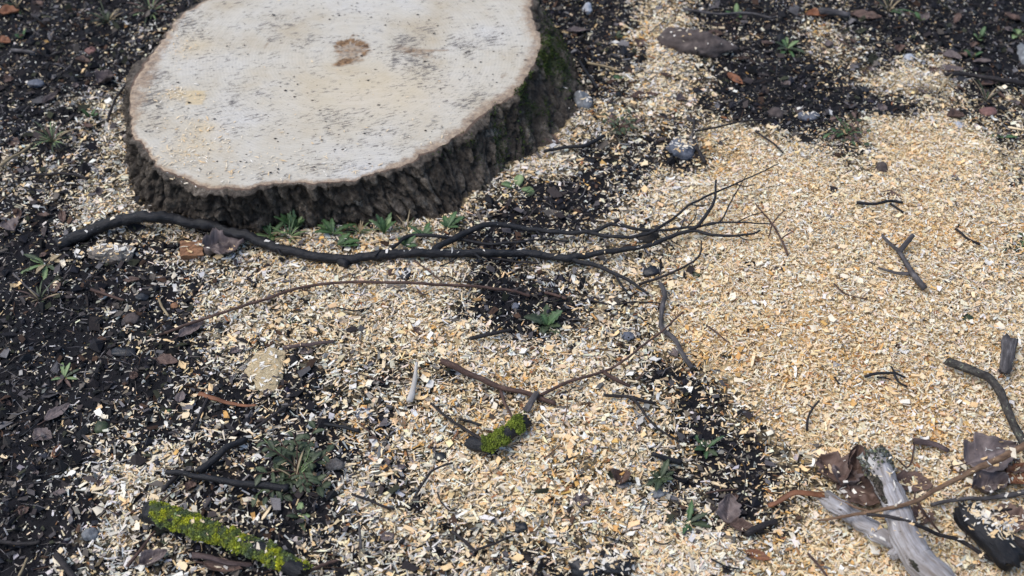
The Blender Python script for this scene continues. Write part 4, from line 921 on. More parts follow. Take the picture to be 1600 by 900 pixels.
stone('bluish stone in the small bare patch right of centre', 980, 528, 22, 14, 'stone_blue', facet=.6)
stone('small grey stone left of the central weed', 806, 481, 12, 10, 'stone_blue', 'pebble', 'pebble')

# wooden blocks
def block(label, px, py, w_, h_, z_, mat, name, cat, rot=0.0, tiltx=0.0):
    _seed[0] += 1; r = np.random.default_rng(_seed[0]); c = at(px, py); s = math.dist(c, (0, 0, CAM_H)) / FPX
    n = 9; u = np.linspace(-1, 1, n); A, B, H = w_ * s / 2, h_ * s / 2 * 1.3, z_ / 2000
    g = np.array([[x, y, z] for x in u for y in u for z in (-1, 1)])
    V = g * np.array([A, B, H]); V[:, :2] *= (1 - .10 * fbm(g[:, 0] * 2 + 5, g[:, 1] * 2, g[:, 2] + 3, 2, _seed[0]))[:, None]
    V[:, 2] += H * .8 * (fbm(g[:, 0] * 1.5, g[:, 1] * 5 + 9, g[:, 2], 3, _seed[0]) - .5); V[:, 0] += A * .25 * (fbm(g[:, 1] * 4, g[:, 2], 2.2, 3, _seed[0] + 1) - .5) * np.abs(g[:, 0])
    idx = lambda i, j, k: (i * n + j) * 2 + k
    F = []
    for i in range(n - 1):
        for j in range(n - 1):
            F.append([idx(i, j, 1), idx(i + 1, j, 1), idx(i + 1, j + 1, 1), idx(i, j + 1, 1)]); F.append([idx(i, j, 0), idx(i, j + 1, 0), idx(i + 1, j + 1, 0), idx(i + 1, j, 0)])
    for i in range(n - 1):
        F.append([idx(i, 0, 0), idx(i + 1, 0, 0), idx(i + 1, 0, 1), idx(i, 0, 1)]); F.append([idx(i, n - 1, 1), idx(i + 1, n - 1, 1), idx(i + 1, n - 1, 0), idx(i, n - 1, 0)])
        F.append([idx(0, i, 1), idx(0, i + 1, 1), idx(0, i + 1, 0), idx(0, i, 0)]); F.append([idx(n - 1, i, 0), idx(n - 1, i + 1, 0), idx(n - 1, i + 1, 1), idx(n - 1, i, 1)])
    o = link(name, make_mesh(name, V, [np.array(F)], M[mat]), None, (c[0], c[1], c[2] + H * .8 + .003)); o.rotation_euler = (tiltx, 0, rot)
    return tag(o, label, cat)
block('reddish-brown block of split wood under the long branch', 302, 399, 36, 20, 18, 'red_wood', 'wood_block', 'wood block', .1, .35)
stone('flat sawdust-coloured wood slab among the chips left of centre', 416, 578, 62, 76, 'dust_slab', 'wood_slab', 'wood slab', tall=.20, rot=.2, facet=.6, rough=.45, sub=4, sink=.3, freq=2.2)

# ------------------------------------------------------------------ dead leaves
def leaf_blade(L, W, seed, lobes=0.0, curl=.3, crumple=.25, fold=.2, nu=30, nv=17, tip=1.0):
    r = np.random.default_rng(seed); u = np.linspace(0, 1, nu); v = np.linspace(-1, 1, nv); Ug, Vg = np.meshgrid(u, v, indexing='ij')
    wv = np.sin(np.pi * np.clip(Ug, .015, .985) ** (.8 * tip)) ** .75
    wv = wv * (1 + lobes * np.sin(Ug * 6 * np.pi + r.uniform(0, 6)) * .5) * (1 + .34 * (fbm(Ug * 9 + seed, np.sign(Vg) * 3.3, 0, 4, seed, .65) - .5) * 2)
    x = (Ug - .5) * L; y = Vg * wv * W * .5
    z = curl * W * (Vg ** 2) * wv * .5 + fold * L * (Ug - .5) ** 2 + crumple * W * (fbm(Ug * 3.2 + seed, Vg * 1.8, .4, 3, seed + 1) - .5) - .02 * W * np.exp(-(Vg / .12) ** 2)
    z = z + .10 * W * (fbm(Ug * 11 + seed, Vg * 6, .7, 3, seed + 4) - .5) * (crumple + .3)
    side = np.abs(((Ug * 9 - np.abs(Vg) * 2.2) % 1.0) - .5)
    leaf_blade.vein = np.maximum(np.exp(-(Vg / .07) ** 2), .7 * np.exp(-(side / .09) ** 2)).ravel()
    z = z - .03 * W * leaf_blade.vein.reshape(z.shape)
    k = (np.arange(nu - 1)[:, None] * nv + np.arange(nv - 1)[None]).ravel()
    return np.stack([x, y, z], -1).reshape(-1, 3), np.stack([k, k + nv, k + nv + 1, k + 1], 1)
def dead_leaf(label, px, py, length, width, rot, mat='leaf_grey', curl=.3, crumple=.3, fold=.2, lobes=.0, tilt=0.0, roll=0.0, lift=4, stalk=True, name='dead_leaf', cat='leaf', tip=1.0):
    _seed[0] += 1; sd_ = _seed[0]; c = at(px, py); s = math.dist(c, (0, 0, CAM_H)) / FPX
    V, F = leaf_blade(length * s, width * s * 1.25, sd_, lobes, curl, crumple, fold, tip=tip)
    V[:, 2] -= np.quantile(V[:, 2], .12)
    t = thing(name, label, cat, (c[0], c[1], c[2] + lift / 1000)); t.rotation_euler = (roll, tilt, rot)
    o = link('blade', make_mesh('blade', V, [F], M[mat], {'vein': leaf_blade.vein}, True), t)
    m_ = o.modifiers.new('thickness', 'SOLIDIFY'); m_.thickness = .0004
    if stalk:
        L = length * s; k = V[len(V) // 2 * 0 + 5]
        C = np.stack([np.linspace(-.5 * L, -.78 * L, 7), .06 * L * np.linspace(0, 1, 7) ** 2, k[2] + np.linspace(0, -.03, 7) * L], 1)
        Vt, q, t3, _ = tube(C, np.full(7, .0009), 6, sd_, .05)
        link('stalk', make_mesh('stalk', Vt, [q, t3], M['twig_brown'], {'axis': tube.axis}, True), t)
    return t
R_ = math.radians
dead_leaf('crumpled dark grey dead leaf hanging under the long black branch', 352, 392, 62, 46, R_(20), 'leaf_grey', .7, .7, .35, .3, lift=6)
dead_leaf('curled brown dead leaf with rolled edges left of the silver log', 1297, 744, 58, 42, R_(120), 'leaf_brown', .9, .6, .5, .3, lift=10)
dead_leaf('upright rolled brown dead leaf touching the top of the silver log', 1337, 734, 52, 30, R_(85), 'leaf_brown', 1.3, .4, .3, 0, tilt=-.5, lift=16)
dead_leaf('large flat brown dead leaf between the two silver sticks', 1345, 780, 80, 52, R_(-25), 'leaf_brown', .3, .4, .2, .25, lift=12)
dead_leaf('crinkled brown dead leaf end beside the curled leaf', 1318, 757, 36, 34, R_(60), 'leaf_grey', .9, .7, .6, .2, lift=12)
dead_leaf('brown dead leaf sticking out right of the silver log', 1424, 762, 58, 30, R_(-12), 'leaf_brown', .4, .4, .2, .2, lift=8)
dead_leaf('small dark dead leaf under the tan branch right of the silver log', 1438, 812, 34, 28, R_(60), 'leaf_brown', .6, .5, .3, .2, lift=6, stalk=False)
dead_leaf('big lilac-grey dead leaf under the tan branch at right', 1545, 722, 90, 54, R_(24), 'leaf_grey', .35, .3, .15, .12, lift=14, tip=.8)
dead_leaf('crumpled lilac-grey dead leaf above the charred log', 1543, 768, 56, 36, R_(10), 'leaf_grey', .8, .7, .4, .3, lift=12)
dead_leaf('dark brown dead leaf beneath the big lilac-grey leaf', 1506, 736, 44, 26, R_(15), 'leaf_brown', .5, .5, .3, .2, lift=5)
dead_leaf('rusty dead leaf cut by the right edge', 1592, 750, 50, 30, R_(35), 'leaf_rust', .5, .5, .3, .2, lift=8)
dead_leaf('pinkish brown dead leaf behind the big lilac-grey leaf', 1578, 735, 44, 24, R_(-20), 'leaf_brown', .5, .5, .3, .1, lift=6)
dead_leaf('pinkish brown dead leaf right of the charred log', 1574, 822, 56, 44, R_(-30), 'leaf_brown', .4, .5, .25, .2, lift=10)
dead_leaf('torn lilac leaf standing in the bare black patch', 1137, 803, 44, 30, R_(80), 'leaf_grey', .6, .5, .4, .2, tilt=-.4, lift=10)
dead_leaf('curled dark leaf beside the torn lilac leaf', 1160, 830, 40, 18, R_(-15), 'leaf_brown', 1.0, .5, .5, 0, lift=6)
dead_leaf('rolled brown leaf at the left rim of the bare black patch', 970, 752, 26, 24, R_(70), 'leaf_brown', 1.4, .4, .5, 0, lift=5, stalk=False)
dead_leaf('small lilac leaf piece on the lower chips', 909, 788, 27, 20, R_(0), 'leaf_grey', .5, .6, .3, .2, lift=4, stalk=False)
dead_leaf('lilac leaf fragment at the bottom left of centre', 606, 842, 22, 14, R_(20), 'leaf_grey', .4, .5, .3, .1, lift=4, stalk=False)
dead_leaf('folded grey leaf below the yellow-green lichened stick', 242, 878, 44, 24, R_(35), 'leaf_grey', .9, .6, .4, .1, lift=6)
dead_leaf('brown pointed leaf at the bottom below the yellow-green lichened stick', 350, 892, 60, 18, R_(-8), 'leaf_brown', .8, .4, .4, 0, lift=6)
dead_leaf('grey elongated leaf on black soil at the left edge', 92, 648, 44, 16, R_(48), 'leaf_grey', .4, .3, .2, 0, lift=5)
dead_leaf('grey flat leaf flake on black soil at lower left', 68, 684, 32, 20, R_(-20), 'leaf_grey', .3, .4, .2, .1, lift=4, stalk=False)
dead_leaf('rust-coloured leaf sliver on soil at lower left', 91, 709, 26, 10, R_(80), 'leaf_rust', .5, .3, .2, 0, lift=5, stalk=False)
dead_leaf('pale grey square leaf scrap left of centre', 283, 623, 22, 12, R_(85), 'leaf_grey', .3, .3, .1, 0, lift=4, stalk=False)
dead_leaf('long lilac leaf under the left end of the brown shoot', 300, 519, 46, 16, R_(45), 'leaf_grey', .6, .4, .3, 0, lift=4)
dead_leaf('dark brown flat leaf on the left soil', 262, 567, 34, 16, R_(-10), 'leaf_brown', .4, .4, .2, .1, lift=4)
dead_leaf('grey leaf on the chips at the left edge', 18, 358, 26, 22, R_(-50), 'leaf_grey', .4, .4, .2, .1, lift=6)
dead_leaf('crumpled grey leaf on the soil left of the stump', 167, 130, 28, 22, R_(50), 'leaf_grey', 1.0, .7, .4, .1, lift=5)
dead_leaf('pinkish dry leaf on the bare soil at upper right', 1148, 129, 34, 12, R_(-55), 'leaf_rust', .5, .4, .3, 0, lift=6)
dead_leaf('dark brown leaf curled on chips right of the stump', 1007, 155, 42, 12, R_(8), 'leaf_brown', .7, .5, .3, 0, lift=5)
dead_leaf('grey-brown leaf near the right foot of the stump', 862, 224, 26, 14, R_(-40), 'leaf_brown', .5, .4, .2, 0, lift=6)
dead_leaf('large brown leaf near the top edge at upper right', 1352, 30, 46, 16, R_(-8), 'leaf_brown', .5, .5, .2, .1, lift=6)
dead_leaf('tan leaf near the top edge right of the pale stick', 1278, 27, 40, 14, R_(5), 'leaf_rust', .5, .5, .2, .1, lift=6)
dead_leaf('grey leaf on soil at the upper right', 1487, 92, 28, 14, R_(-25), 'leaf_grey', .5, .5, .2, .1, lift=5)
dead_leaf('lilac leaf above the dark branch at upper right', 1485, 113, 36, 12, R_(0), 'leaf_grey', .5, .5, .2, .1, lift=6)
dead_leaf('black curled leaf beside the small white pebble', 1492, 186, 26, 14, R_(0), 'leaf_brown', .9, .4, .3, 0, lift=5, stalk=False)
dead_leaf('brown leaf in the litter near the top right corner', 1548, 132, 34, 14, R_(20), 'leaf_brown', .6, .5, .3, .1, lift=5)
dead_leaf('rusty leaf at the top left corner', 15, 24, 30, 16, R_(10), 'leaf_rust', .5, .5, .3, .1, lift=6)
dead_leaf('small rusty leaf at the left edge near the top', 8, 68, 20, 12, R_(-15), 'leaf_rust', .5, .5, .3, 0, lift=5, stalk=False)
dead_leaf('reddish leaf scrap at the bottom right of the bare black patch', 1184, 873, 40, 14, R_(-20), 'leaf_rust', .5, .4, .3, 0, lift=5, stalk=False)
dead_leaf('grey dead leaf above the top sawdust beside the stump', 903, 52, 34, 12, R_(5), 'leaf_grey', .6, .5, .2, 0, lift=5)
dead_leaf('brown leaf at the right end of the burrow twigs', 1390, 312, 34, 14, R_(-10), 'leaf_brown', .7, .5, .3, 0, lift=5)

# ------------------------------------------------------------------ weeds and grass
def green_leaf(L, W, seed, teeth=0.0, rise=.5, droop=.8, nu=15, nv=5):
    """leaf grows from the origin along +x, rising then drooping"""
    r = np.random.default_rng(seed); nu = 23 if teeth else nu
    u = np.linspace(0, 1, nu); v = np.linspace(-1, 1, nv); Ug, Vg = np.meshgrid(u, v, indexing='ij')
    w_ = np.sin(np.pi * np.clip(Ug, 0, .98) ** 1.25) ** .8 + .10
    if teeth: w_ = w_ * (1 - teeth * ((Ug * 4.2 + r.uniform(0, 1)) % 1.0))
    y = Vg * w_ * W * .5; a = rise - droop * Ug
    dx = np.cos(a) * L / (nu - 1); dz = np.sin(a) * L / (nu - 1)
    x = np.cumsum(dx, 0) - dx[0]; z = np.cumsum(dz, 0) - dz[0] + .25 * np.abs(Vg) * w_ * W * .5 + .10 * W * (fbm(Ug * 5 + seed, Vg * 2, 0, 2, seed) - .5)
    x = x - np.abs(Vg) * w_ * W * .12 * (teeth > 0)
    green_leaf.vein = (np.abs(Vg) < .1).astype(float).ravel()
    k = (np.arange(nu - 1)[:, None] * nv + np.arange(nv - 1)[None]).ravel()
    return np.stack([x, y, z], -1).reshape(-1, 3), np.stack([k, k + nv, k + nv + 1, k + 1], 1)
def rotz(V, a):
    c, s = math.cos(a), math.sin(a); return np.stack([V[:, 0] * c - V[:, 1] * s, V[:, 0] * s + V[:, 1] * c, V[:, 2]], 1)
def weed(label, px, py, n, L, W, mats=('green',), teeth=.0, rise=(.2, 1.0), droop=.9, spread=(0, 6.283), name='weed', lift=-2, offset=0.0, stem=False, cat='weed'):
    _seed[0] += 1; r = np.random.default_rng(_seed[0]); c = at(px, py); t = thing(name, label, cat, (c[0], c[1], c[2] + lift / 1000 + .005 * float(dens(c[0:1], c[1:2])[0]) ** 2))
    for i in range(n):
        a = spread[0] + (spread[1] - spread[0]) * (i + r.uniform(.1, .9)) / n; l = L / 1000 * r.uniform(.45, 1.15)
        V, F = green_leaf(l, W / 1000 * r.uniform(.7, 1.15), _seed[0] * 31 + i, teeth, r.uniform(*rise), droop * r.uniform(.6, 1.3))
        V[:, 0] += offset / 1000 * r.uniform(.2, 1)
        V = rotz(V, a)
        m_ = link('leaf', make_mesh('leaf', V, [F], M[mats[int(r.integers(0, len(mats)))]], {'vein': green_leaf.vein}, True), t)
        md = m_.modifiers.new('thickness', 'SOLIDIFY'); md.thickness = .0004
    return t
def bushy(label, px, py, stems, H, n_leaf, L, W, mats=('green_dark',), spread=.9, name='weed'):
    """low weed: leaning stems with small leaves along them"""
    _seed[0] += 1; r = np.random.default_rng(_seed[0]); c = at(px, py); t = thing(name, label, 'weed', (c[0], c[1], c[2] + .004))
    for i in range(stems):
        a = 6.283 * (i + r.uniform(.1, .9)) / stems; h = H / 1000 * r.uniform(.6, 1.15); el = r.uniform(.25, 1.1)
        k = np.linspace(0, 1, 9); C = np.stack([k * h * math.cos(el), r.normal(0, .004, 9).cumsum() * .3, k * h * math.sin(el) - .25 * h * k ** 2], 1); C = rotz(C, a)
        Vt, q, t3, _ = tube(C, np.linspace(.0012, .0006, 9), 5, _seed[0] + i, .05)
        link('stem', make_mesh('stem', Vt, [q, t3], M['green_pale' if r.random() < .3 else 'twig_brown'], {'axis': tube.axis}, True), t)
        for j in range(n_leaf):
            p = C[min(8, 2 + int(7 * j / n_leaf))]
            V, F = green_leaf(L / 1000 * r.uniform(.5, 1.2), W / 1000 * r.uniform(.6, 1.2), _seed[0] * 77 + i * 9 + j, .25, r.uniform(0, .7), r.uniform(.3, 1.0), 9, 5)
            V = rotz(V, a + (1 if j % 2 else -1) * r.uniform(.4, 1.5)) + p
            m_ = link('leaf', make_mesh('leaf', V, [F], M[mats[int(r.integers(0, len(mats)))]], {'vein': green_leaf.vein}, True), t)
            md = m_.modifiers.new('thickness', 'SOLIDIFY'); md.thickness = .0004
    return t
def tuft(label, px, py, n, L, mats=('green', 'straw'), lean=.6, name='grass_tuft', W=2.4):
    return weed(label, px, py, n, L, W, mats, 0, (.5, 1.35), 1.1 * lean, name=name, cat='grass')

weed('dandelion with toothed leaves growing up against the bark in front of the stump', 462, 362, 11, 44, 12, ('green', 'green', 'green_pale'), .6, (.9, 1.45), .55, (-.5, 3.6), 'dandelion', 0)
tuft('yellowish grass tuft at the foot of the dandelion', 452, 374, 26, 46, ('green_pale', 'straw', 'green'), .8)
tuft('thin green grass between the two groups of toothed leaves', 562, 366, 20, 34, ('green', 'green_pale', 'straw'), .9, W=1.8)
tuft('thin grass blades at the bark right of the upright leaves', 636, 362, 16, 32, ('green', 'straw', 'green_dark'), .9, W=1.6)
tuft('short grass at the bark far left of the dandelion', 392, 368, 12, 28, ('green_dark', 'straw'), .9, W=1.6)
weed('flat green toothed leaves right of the dandelion', 522, 370, 7, 36, 12, ('green',), .5, (.25, .8), .7, (-.7, 3.8), 'dandelion', 3)
weed('single broad green leaf lying over chips under the stump', 528, 388, 3, 36, 15, ('green',), .45, (.2, .5), .6, (-.3, .9), 'dandelion', 4)
weed('upright pale-ribbed leaves at the front of the stump', 600, 368, 6, 38, 10, ('green', 'green_pale'), .5, (.9, 1.4), .6, (-.2, 3.3), 'dandelion', 0)
weed('toothed green leaves behind the black branch fork', 662, 374, 6, 28, 9, ('green',), .5, (.3, 1.0), .7, (-.3, 3.6), 'dandelion', 2)
weed('small leaf sprout between the twin arms of the black branch', 636, 390, 4, 30, 14, ('green',), .4, (.3, .8), .6, (-.3, 2.8), 'seedling', 3)
weed('greenish leaves at the right foot of the stump', 700, 358, 5, 32, 12, ('green',), .4, (.3, .9), .7, (-.5, 3.0), 'seedling', 2)
weed('low grassy leaves at the bark left of the dandelion', 424, 372, 6, 34, 9, ('green', 'green_pale'), .3, (.5, 1.2), .8, (0, 6.28), 'weed', 0)
bushy('large dark green weed clump at lower left', 468, 740, 16, 70, 6, 18, 9, ('green_dark',), name='weed')
tuft('dry grass at the foot of the large weed', 462, 752, 18, 46, ('green_dark', 'straw', 'green_pale'), .9)
weed('dark green jagged weed in the bare soil of the centre', 855, 508, 11, 34, 17, ('green_dark', 'green_dark', 'green'), .5, (.2, 1.2), .7, name='weed')
weed('ragged rosette with dry leaves near the left edge', 72, 412, 13, 42, 9, ('green_pale', 'straw', 'leaf_brown', 'green_dark'), .3, (.1, .7), .8, name='rosette_weed')
weed('small dark rosette on the left soil', 100, 590, 8, 30, 7, ('green_pale', 'green_dark', 'leaf_brown'), .3, (.1, .8), .8, name='rosette_weed')
tuft('brownish grass tuft left of the stump', 82, 222, 26, 48, ('straw', 'green_dark', 'leaf_brown', 'green_pale'), .8)
tuft('grass tuft at the top edge left of the stump', 168, 36, 24, 46, ('green_dark', 'straw', 'green_dark'), .8)
tuft('dark grass tuft touching the back of the stump at top left', 236, 20, 24, 46, ('green_dark', 'green_pale', 'leaf_brown'), .8)
weed('two upright green leaves left of the stump', 142, 186, 3, 28, 9, ('green',), 0, (.9, 1.3), .5, name='seedling')
weed('small bright green seedling at the top left', 34, 60, 3, 22, 8, ('green_pale', 'green'), 0, (.7, 1.2), .5, name='seedling')
tuft('grass sprig at the top left corner', 26, 12, 10, 40, ('green', 'straw'), .7)
weed('green rosette in the chips at the upper right of the stump', 1230, 76, 10, 34, 8, ('green_dark', 'green', 'green_pale'), .3, (.2, 1.1), .8, name='rosette_weed')
weed('round green leaves in the chips right of the mossy flank', 974, 128, 4, 24, 15, ('green', 'green_pale'), 0, (.2, .7), .6, name='seedling')
weed('tiny green leaf in the top sawdust strip', 962, 58, 3, 18, 9, ('green_dark',), 0, (.5, 1.1), .5, name='seedling')
bushy('low dark weed in the chips above the blue-grey stone', 968, 202, 8, 40, 4, 14, 7, ('green_dark', 'green_dark', 'leaf_brown'))
weed('broad dark leaf at the lower right foot of the stump', 808, 294, 3, 32, 14, ('green_dark', 'green_pale'), 0, (.3, .9), .6, (1.2, 3.6), 'seedling')
weed('dull green leaf pair right of the stump foot', 836, 300, 3, 34, 10, ('green_pale', 'green_dark'), 0, (.1, .5), .5, (2.2, 4.0), 'seedling')
bushy('scraggly weed on the bare soil above the sawdust mound', 1325, 214, 9, 46, 4, 14, 7, ('green_dark', 'green', 'leaf_brown'))
weed('green leaf on the upper sawdust mound', 1395, 256, 3, 22, 8, ('green_dark',), .2, (.1, .5), .6, name='seedling')
weed('bright upright seedling at the upper right', 1530, 62, 4, 30, 9, ('green', 'green_pale'), 0, (.8, 1.3), .5, name='seedling')
weed('small broad-leaved seedling below the bright upright one', 1520, 88, 3, 22, 11, ('green',), 0, (.4, 1.0), .5, name='seedling')
weed('small green sprout near the top edge at upper right', 1438, 32, 4, 26, 9, ('green', 'green_pale'), 0, (.5, 1.2), .5, name='seedling')
tuft('green sprig at the top edge of the upper right soil', 1388, 18, 14, 44, ('green_dark', 'green', 'straw'), .7)
weed('small sprig at the top edge right of the long brown stone', 1150, 26, 5, 28, 9, ('green_pale', 'green'), 0, (.5, 1.2), .6, name='seedling')
weed('leafy sprig at the top right edge', 1590, 54, 5, 30, 9, ('green', 'green_pale'), 0, (.5, 1.2), .6, name='seedling')
bushy('weedy clump at the right edge of the sawdust mound', 1596, 395, 7, 40, 4, 13, 7, ('green_dark', 'green_dark'))
weed('green weed tuft below the top right dark branch', 1560, 215, 6, 30, 8, ('green_dark', 'green', 'leaf_brown'), .2, (.3, 1.1), .7, name='weed')
weed('feathery dark green plant in the bare black patch', 1103, 702, 7, 28, 10, ('green_dark', 'green'), .5, (.2, 1.0), .7, name='weed')
weed('dark leafy weed at the left of the bare black patch', 1032, 748, 8, 28, 12, ('green_dark',), .4, (.2, .9), .7, name='weed')
weed('dark green weed low in the bare black patch', 1075, 818, 7, 28, 11, ('green_dark', 'green'), .4, (.2, .9), .7, name='weed')
weed('small dull weed below the large dark green clump', 468, 808, 6, 22, 9, ('green_dark', 'green_pale'), .3, (.2, .9), .7, name='weed')
weed('green leaf blade on soil at left below centre', 247, 644, 2, 44, 8, ('green_pale',), 0, (.1, .3), .5, (-.3, .3), 'seedling')
weed('small green leaf below the yellow-green lichened stick', 246, 842, 2, 20, 10, ('green_dark',), 0, (.1, .4), .5, (-.3, 1.0), 'seedling')
weed('tiny green leaves on the chips left of centre', 464, 502, 3, 22, 7, ('green_dark', 'green_pale'), .3, (.1, .4), .5, (2.4, 4.2), 'seedling')
tuft('dry grass wisps at the upper right litter', 1462, 150, 16, 48, ('straw', 'leaf_brown', 'straw'), .8, 'dry_grass')
tuft('dry grass wisps near the top right corner', 1540, 160, 14, 48, ('straw', 'leaf_brown', 'green_dark'), .8, 'dry_grass')
tuft('dry grass wisps on the left soil below the rosette', 62, 470, 14, 42, ('straw', 'leaf_brown', 'green_dark'), .9, 'dry_grass')

# ------------------------------------------------------------------ the three hundred largest chips, each on its own
def chip_shape(kind, seed):
    r = np.random.default_rng(seed)
    if kind == 'splinter': L, W, nu = r.uniform(.020, .030), r.uniform(.003, .005), 7
    elif kind == 'shaving': L, W, nu = r.uniform(.014, .020), r.uniform(.006, .009), 8
    else: L, W, nu = r.uniform(.011, .016), r.uniform(.008, .012), 5
    u = np.linspace(-.5, .5, nu); T = r.uniform(.0010, .0018)
    wl = W * .5 * (1 + r.uniform(-.3, .2, nu)); wr = W * .5 * (1 + r.uniform(-.3, .2, nu)); sk = r.uniform(-.35, .35)
    if kind == 'splinter': wl[0] *= .4; wr[0] *= .5; wl[-1] *= .3; wr[-1] *= .4
    bow = {'shaving': r.uniform(.8, 1.6), 'splinter': r.uniform(-.3, .3), 'flake': r.uniform(-.35, .35)}[kind]
    z = bow * L * (u ** 2) ; x = u * L
    top = np.concatenate([np.stack([x - sk * wl, -wl, z + r.normal(0, .0002, nu)], 1), np.stack([x + sk * wr, wr, z + r.normal(0, .0002, nu)], 1)])
    V = np.concatenate([top, top - [0, 0, T]]); m = 2 * nu; F = []
    for i in range(nu - 1):
        F += [[i, i + 1, nu + i + 1, nu + i], [m + i, m + nu + i, m + nu + i + 1, m + i + 1], [i, m + i, m + i + 1, i + 1], [nu + i, nu + i + 1, m + nu + i + 1, m + nu + i]]
    F += [[0, nu, m + nu, m], [nu - 1, m + nu - 1, m + 2 * nu - 1, 2 * nu - 1]]
    return V, np.array(F)
TONES = [('cream', PAL[0]), ('off-white', PAL[7]), ('tan', PAL[2] * 1.05), ('grey-white', PAL[4]), ('yellowish', PAL[1])]
protos = []
for kn in ('flake', 'flake', 'shaving', 'splinter'):
    for tn, tc in TONES:
        V, F = chip_shape(kn, 900 + len(protos)); protos.append((kn, tn, make_mesh('wood_chip', V, [F], M['chip'], {'tint': np.repeat(np.clip(tc, 0, .9)[None], len(V), 0)})))
LAND = [(302, 399, 'the reddish wood block'), (352, 392, 'the crumpled leaf under the branch'), (1297, 744, 'the curled brown leaf'), (1405, 800, 'the silver log'), (1335, 810, 'the short silver stick'), (1543, 835, 'the charred log'),
    (1545, 722, 'the big lilac leaf'), (1410, 405, 'the grey Y-shaped stick'), (1512, 372, 'the short bent twig'), (1328, 460, 'the thin curved twig'), (1215, 360, 'the branching dry twig'), (1385, 588, 'the black twiglets'), (1540, 590, 'the lichen-grey branch'),
    (1575, 555, 'the grey bark flake'), (1455, 696, 'the curled bark strip'), (1268, 650, 'the upright dark twig'), (330, 835, 'the yellow-green lichened stick'), (780, 680, 'the charred mossy piece'), (350, 750, 'the straight black stick'),
    (470, 735, 'the large weed'), (855, 505, 'the central weed'), (72, 412, 'the left rosette weed'), (465, 355, 'the dandelion'), (1064, 236, 'the blue-grey stone'), (1083, 74, 'the long brown stone'), (912, 163, 'the angular grey stone'),
    (632, 433, 'the shiny black stone'), (176, 400, 'the dusty clod'), (416, 578, 'the flat wood slab'), (645, 600, 'the bone-like wood'), (740, 585, 'the brown stick'), (960, 575, 'the long brown shoot'), (1045, 510, 'the crooked grey stick'),
    (571, 649, 'the dark blue stone'), (1100, 740, 'the bare black patch'), (968, 886, 'the big black stone'), (665, 750, 'the angled brown twig'), (143, 838, 'the lower left stone'), (57, 133, 'the light-blue pebble'), (82, 222, 'the left grass tuft'),
    (1230, 76, 'the green rosette'), (1325, 214, 'the scraggly weed'), (1376, 267, 'the brown cone-shaped lump'), (1540, 124, 'the upper right branch'), (1497, 199, 'the white pebble'), (1375, 317, 'the burrow twigs'), (560, 405, 'the long black branch'),
    (850, 395, 'the black branch fork'), (1100, 355, 'the black branch tip'), (150, 355, 'the black branch butt'), (480, 445, 'the thin reddish shoot'), (720, 445, 'the right end of the reddish shoot'), (92, 648, 'the elongated grey leaf'), (262, 567, 'the dark brown flat leaf'),
    (606, 842, 'the lilac leaf fragment'), (909, 788, 'the small lilac leaf piece'), (1260, 780, 'the reddish bark curl'), (1275, 880, 'the thin brown twig at the bottom'), (1088, 432, 'the dull green moss crumb'), (1512, 500, 'the green moss crumb'), (1216, 424, 'the small brown clod'), (800, 850, 'the bottom twig pair')]
made = 0; seen_l = set()
while made < 300:
    px, py = random.uniform(8, 1592), random.uniform(30, 892)
    c = at(px, py); d_ = float(dens(c[0:1], c[1:2])[0])
    if in_poly(c[0:1], c[1:2], FOOT)[0] or (math.hypot(c[0] - cen[0], (c[1] - cen[1])) < .33 and py < 300 and 200 < px < 860): continue
    if random.random() > .35 + .65 * d_: continue
    lx, ly, ln_ = min(LAND, key=lambda l: (l[0] - px) ** 2 + ((l[1] - py) * 1.2) ** 2)
    dx, dy = px - lx, py - ly
    side = ('right of' if dx > 0 else 'left of') if abs(dx) > abs(dy) else ('in front of' if dy > 0 else 'behind')
    far_ = 'close ' if math.hypot(dx, dy) < 45 else '' if math.hypot(dx, dy) < 85 else 'well '
    pool = [p for p in protos if (p[1] in ('tan', 'yellowish', 'cream') if (px > 1080 and random.random() < .7) else True)]
    random.shuffle(pool); pick = None
    for kn, tn, me in pool:
        lab = f'larger {tn} wood {kn} {far_}{side} {ln_}'
        if lab not in seen_l: pick = me; break
    if pick is None: continue
    seen_l.add(lab)
    o = bpy.data.objects.new('wood_chip', pick); COL.objects.link(o)
    o.location = (c[0], c[1], float(fine(c[0], c[1])) + .003 + .006 * d_ ** 2); o.rotation_euler = (random.gauss(0, .25), random.gauss(0, .25), random.uniform(0, 6.283)); o.scale = (random.uniform(.65, 1.0),) * 3
    tag(o, lab, 'wood chip', 'larger loose wood chips'); made += 1

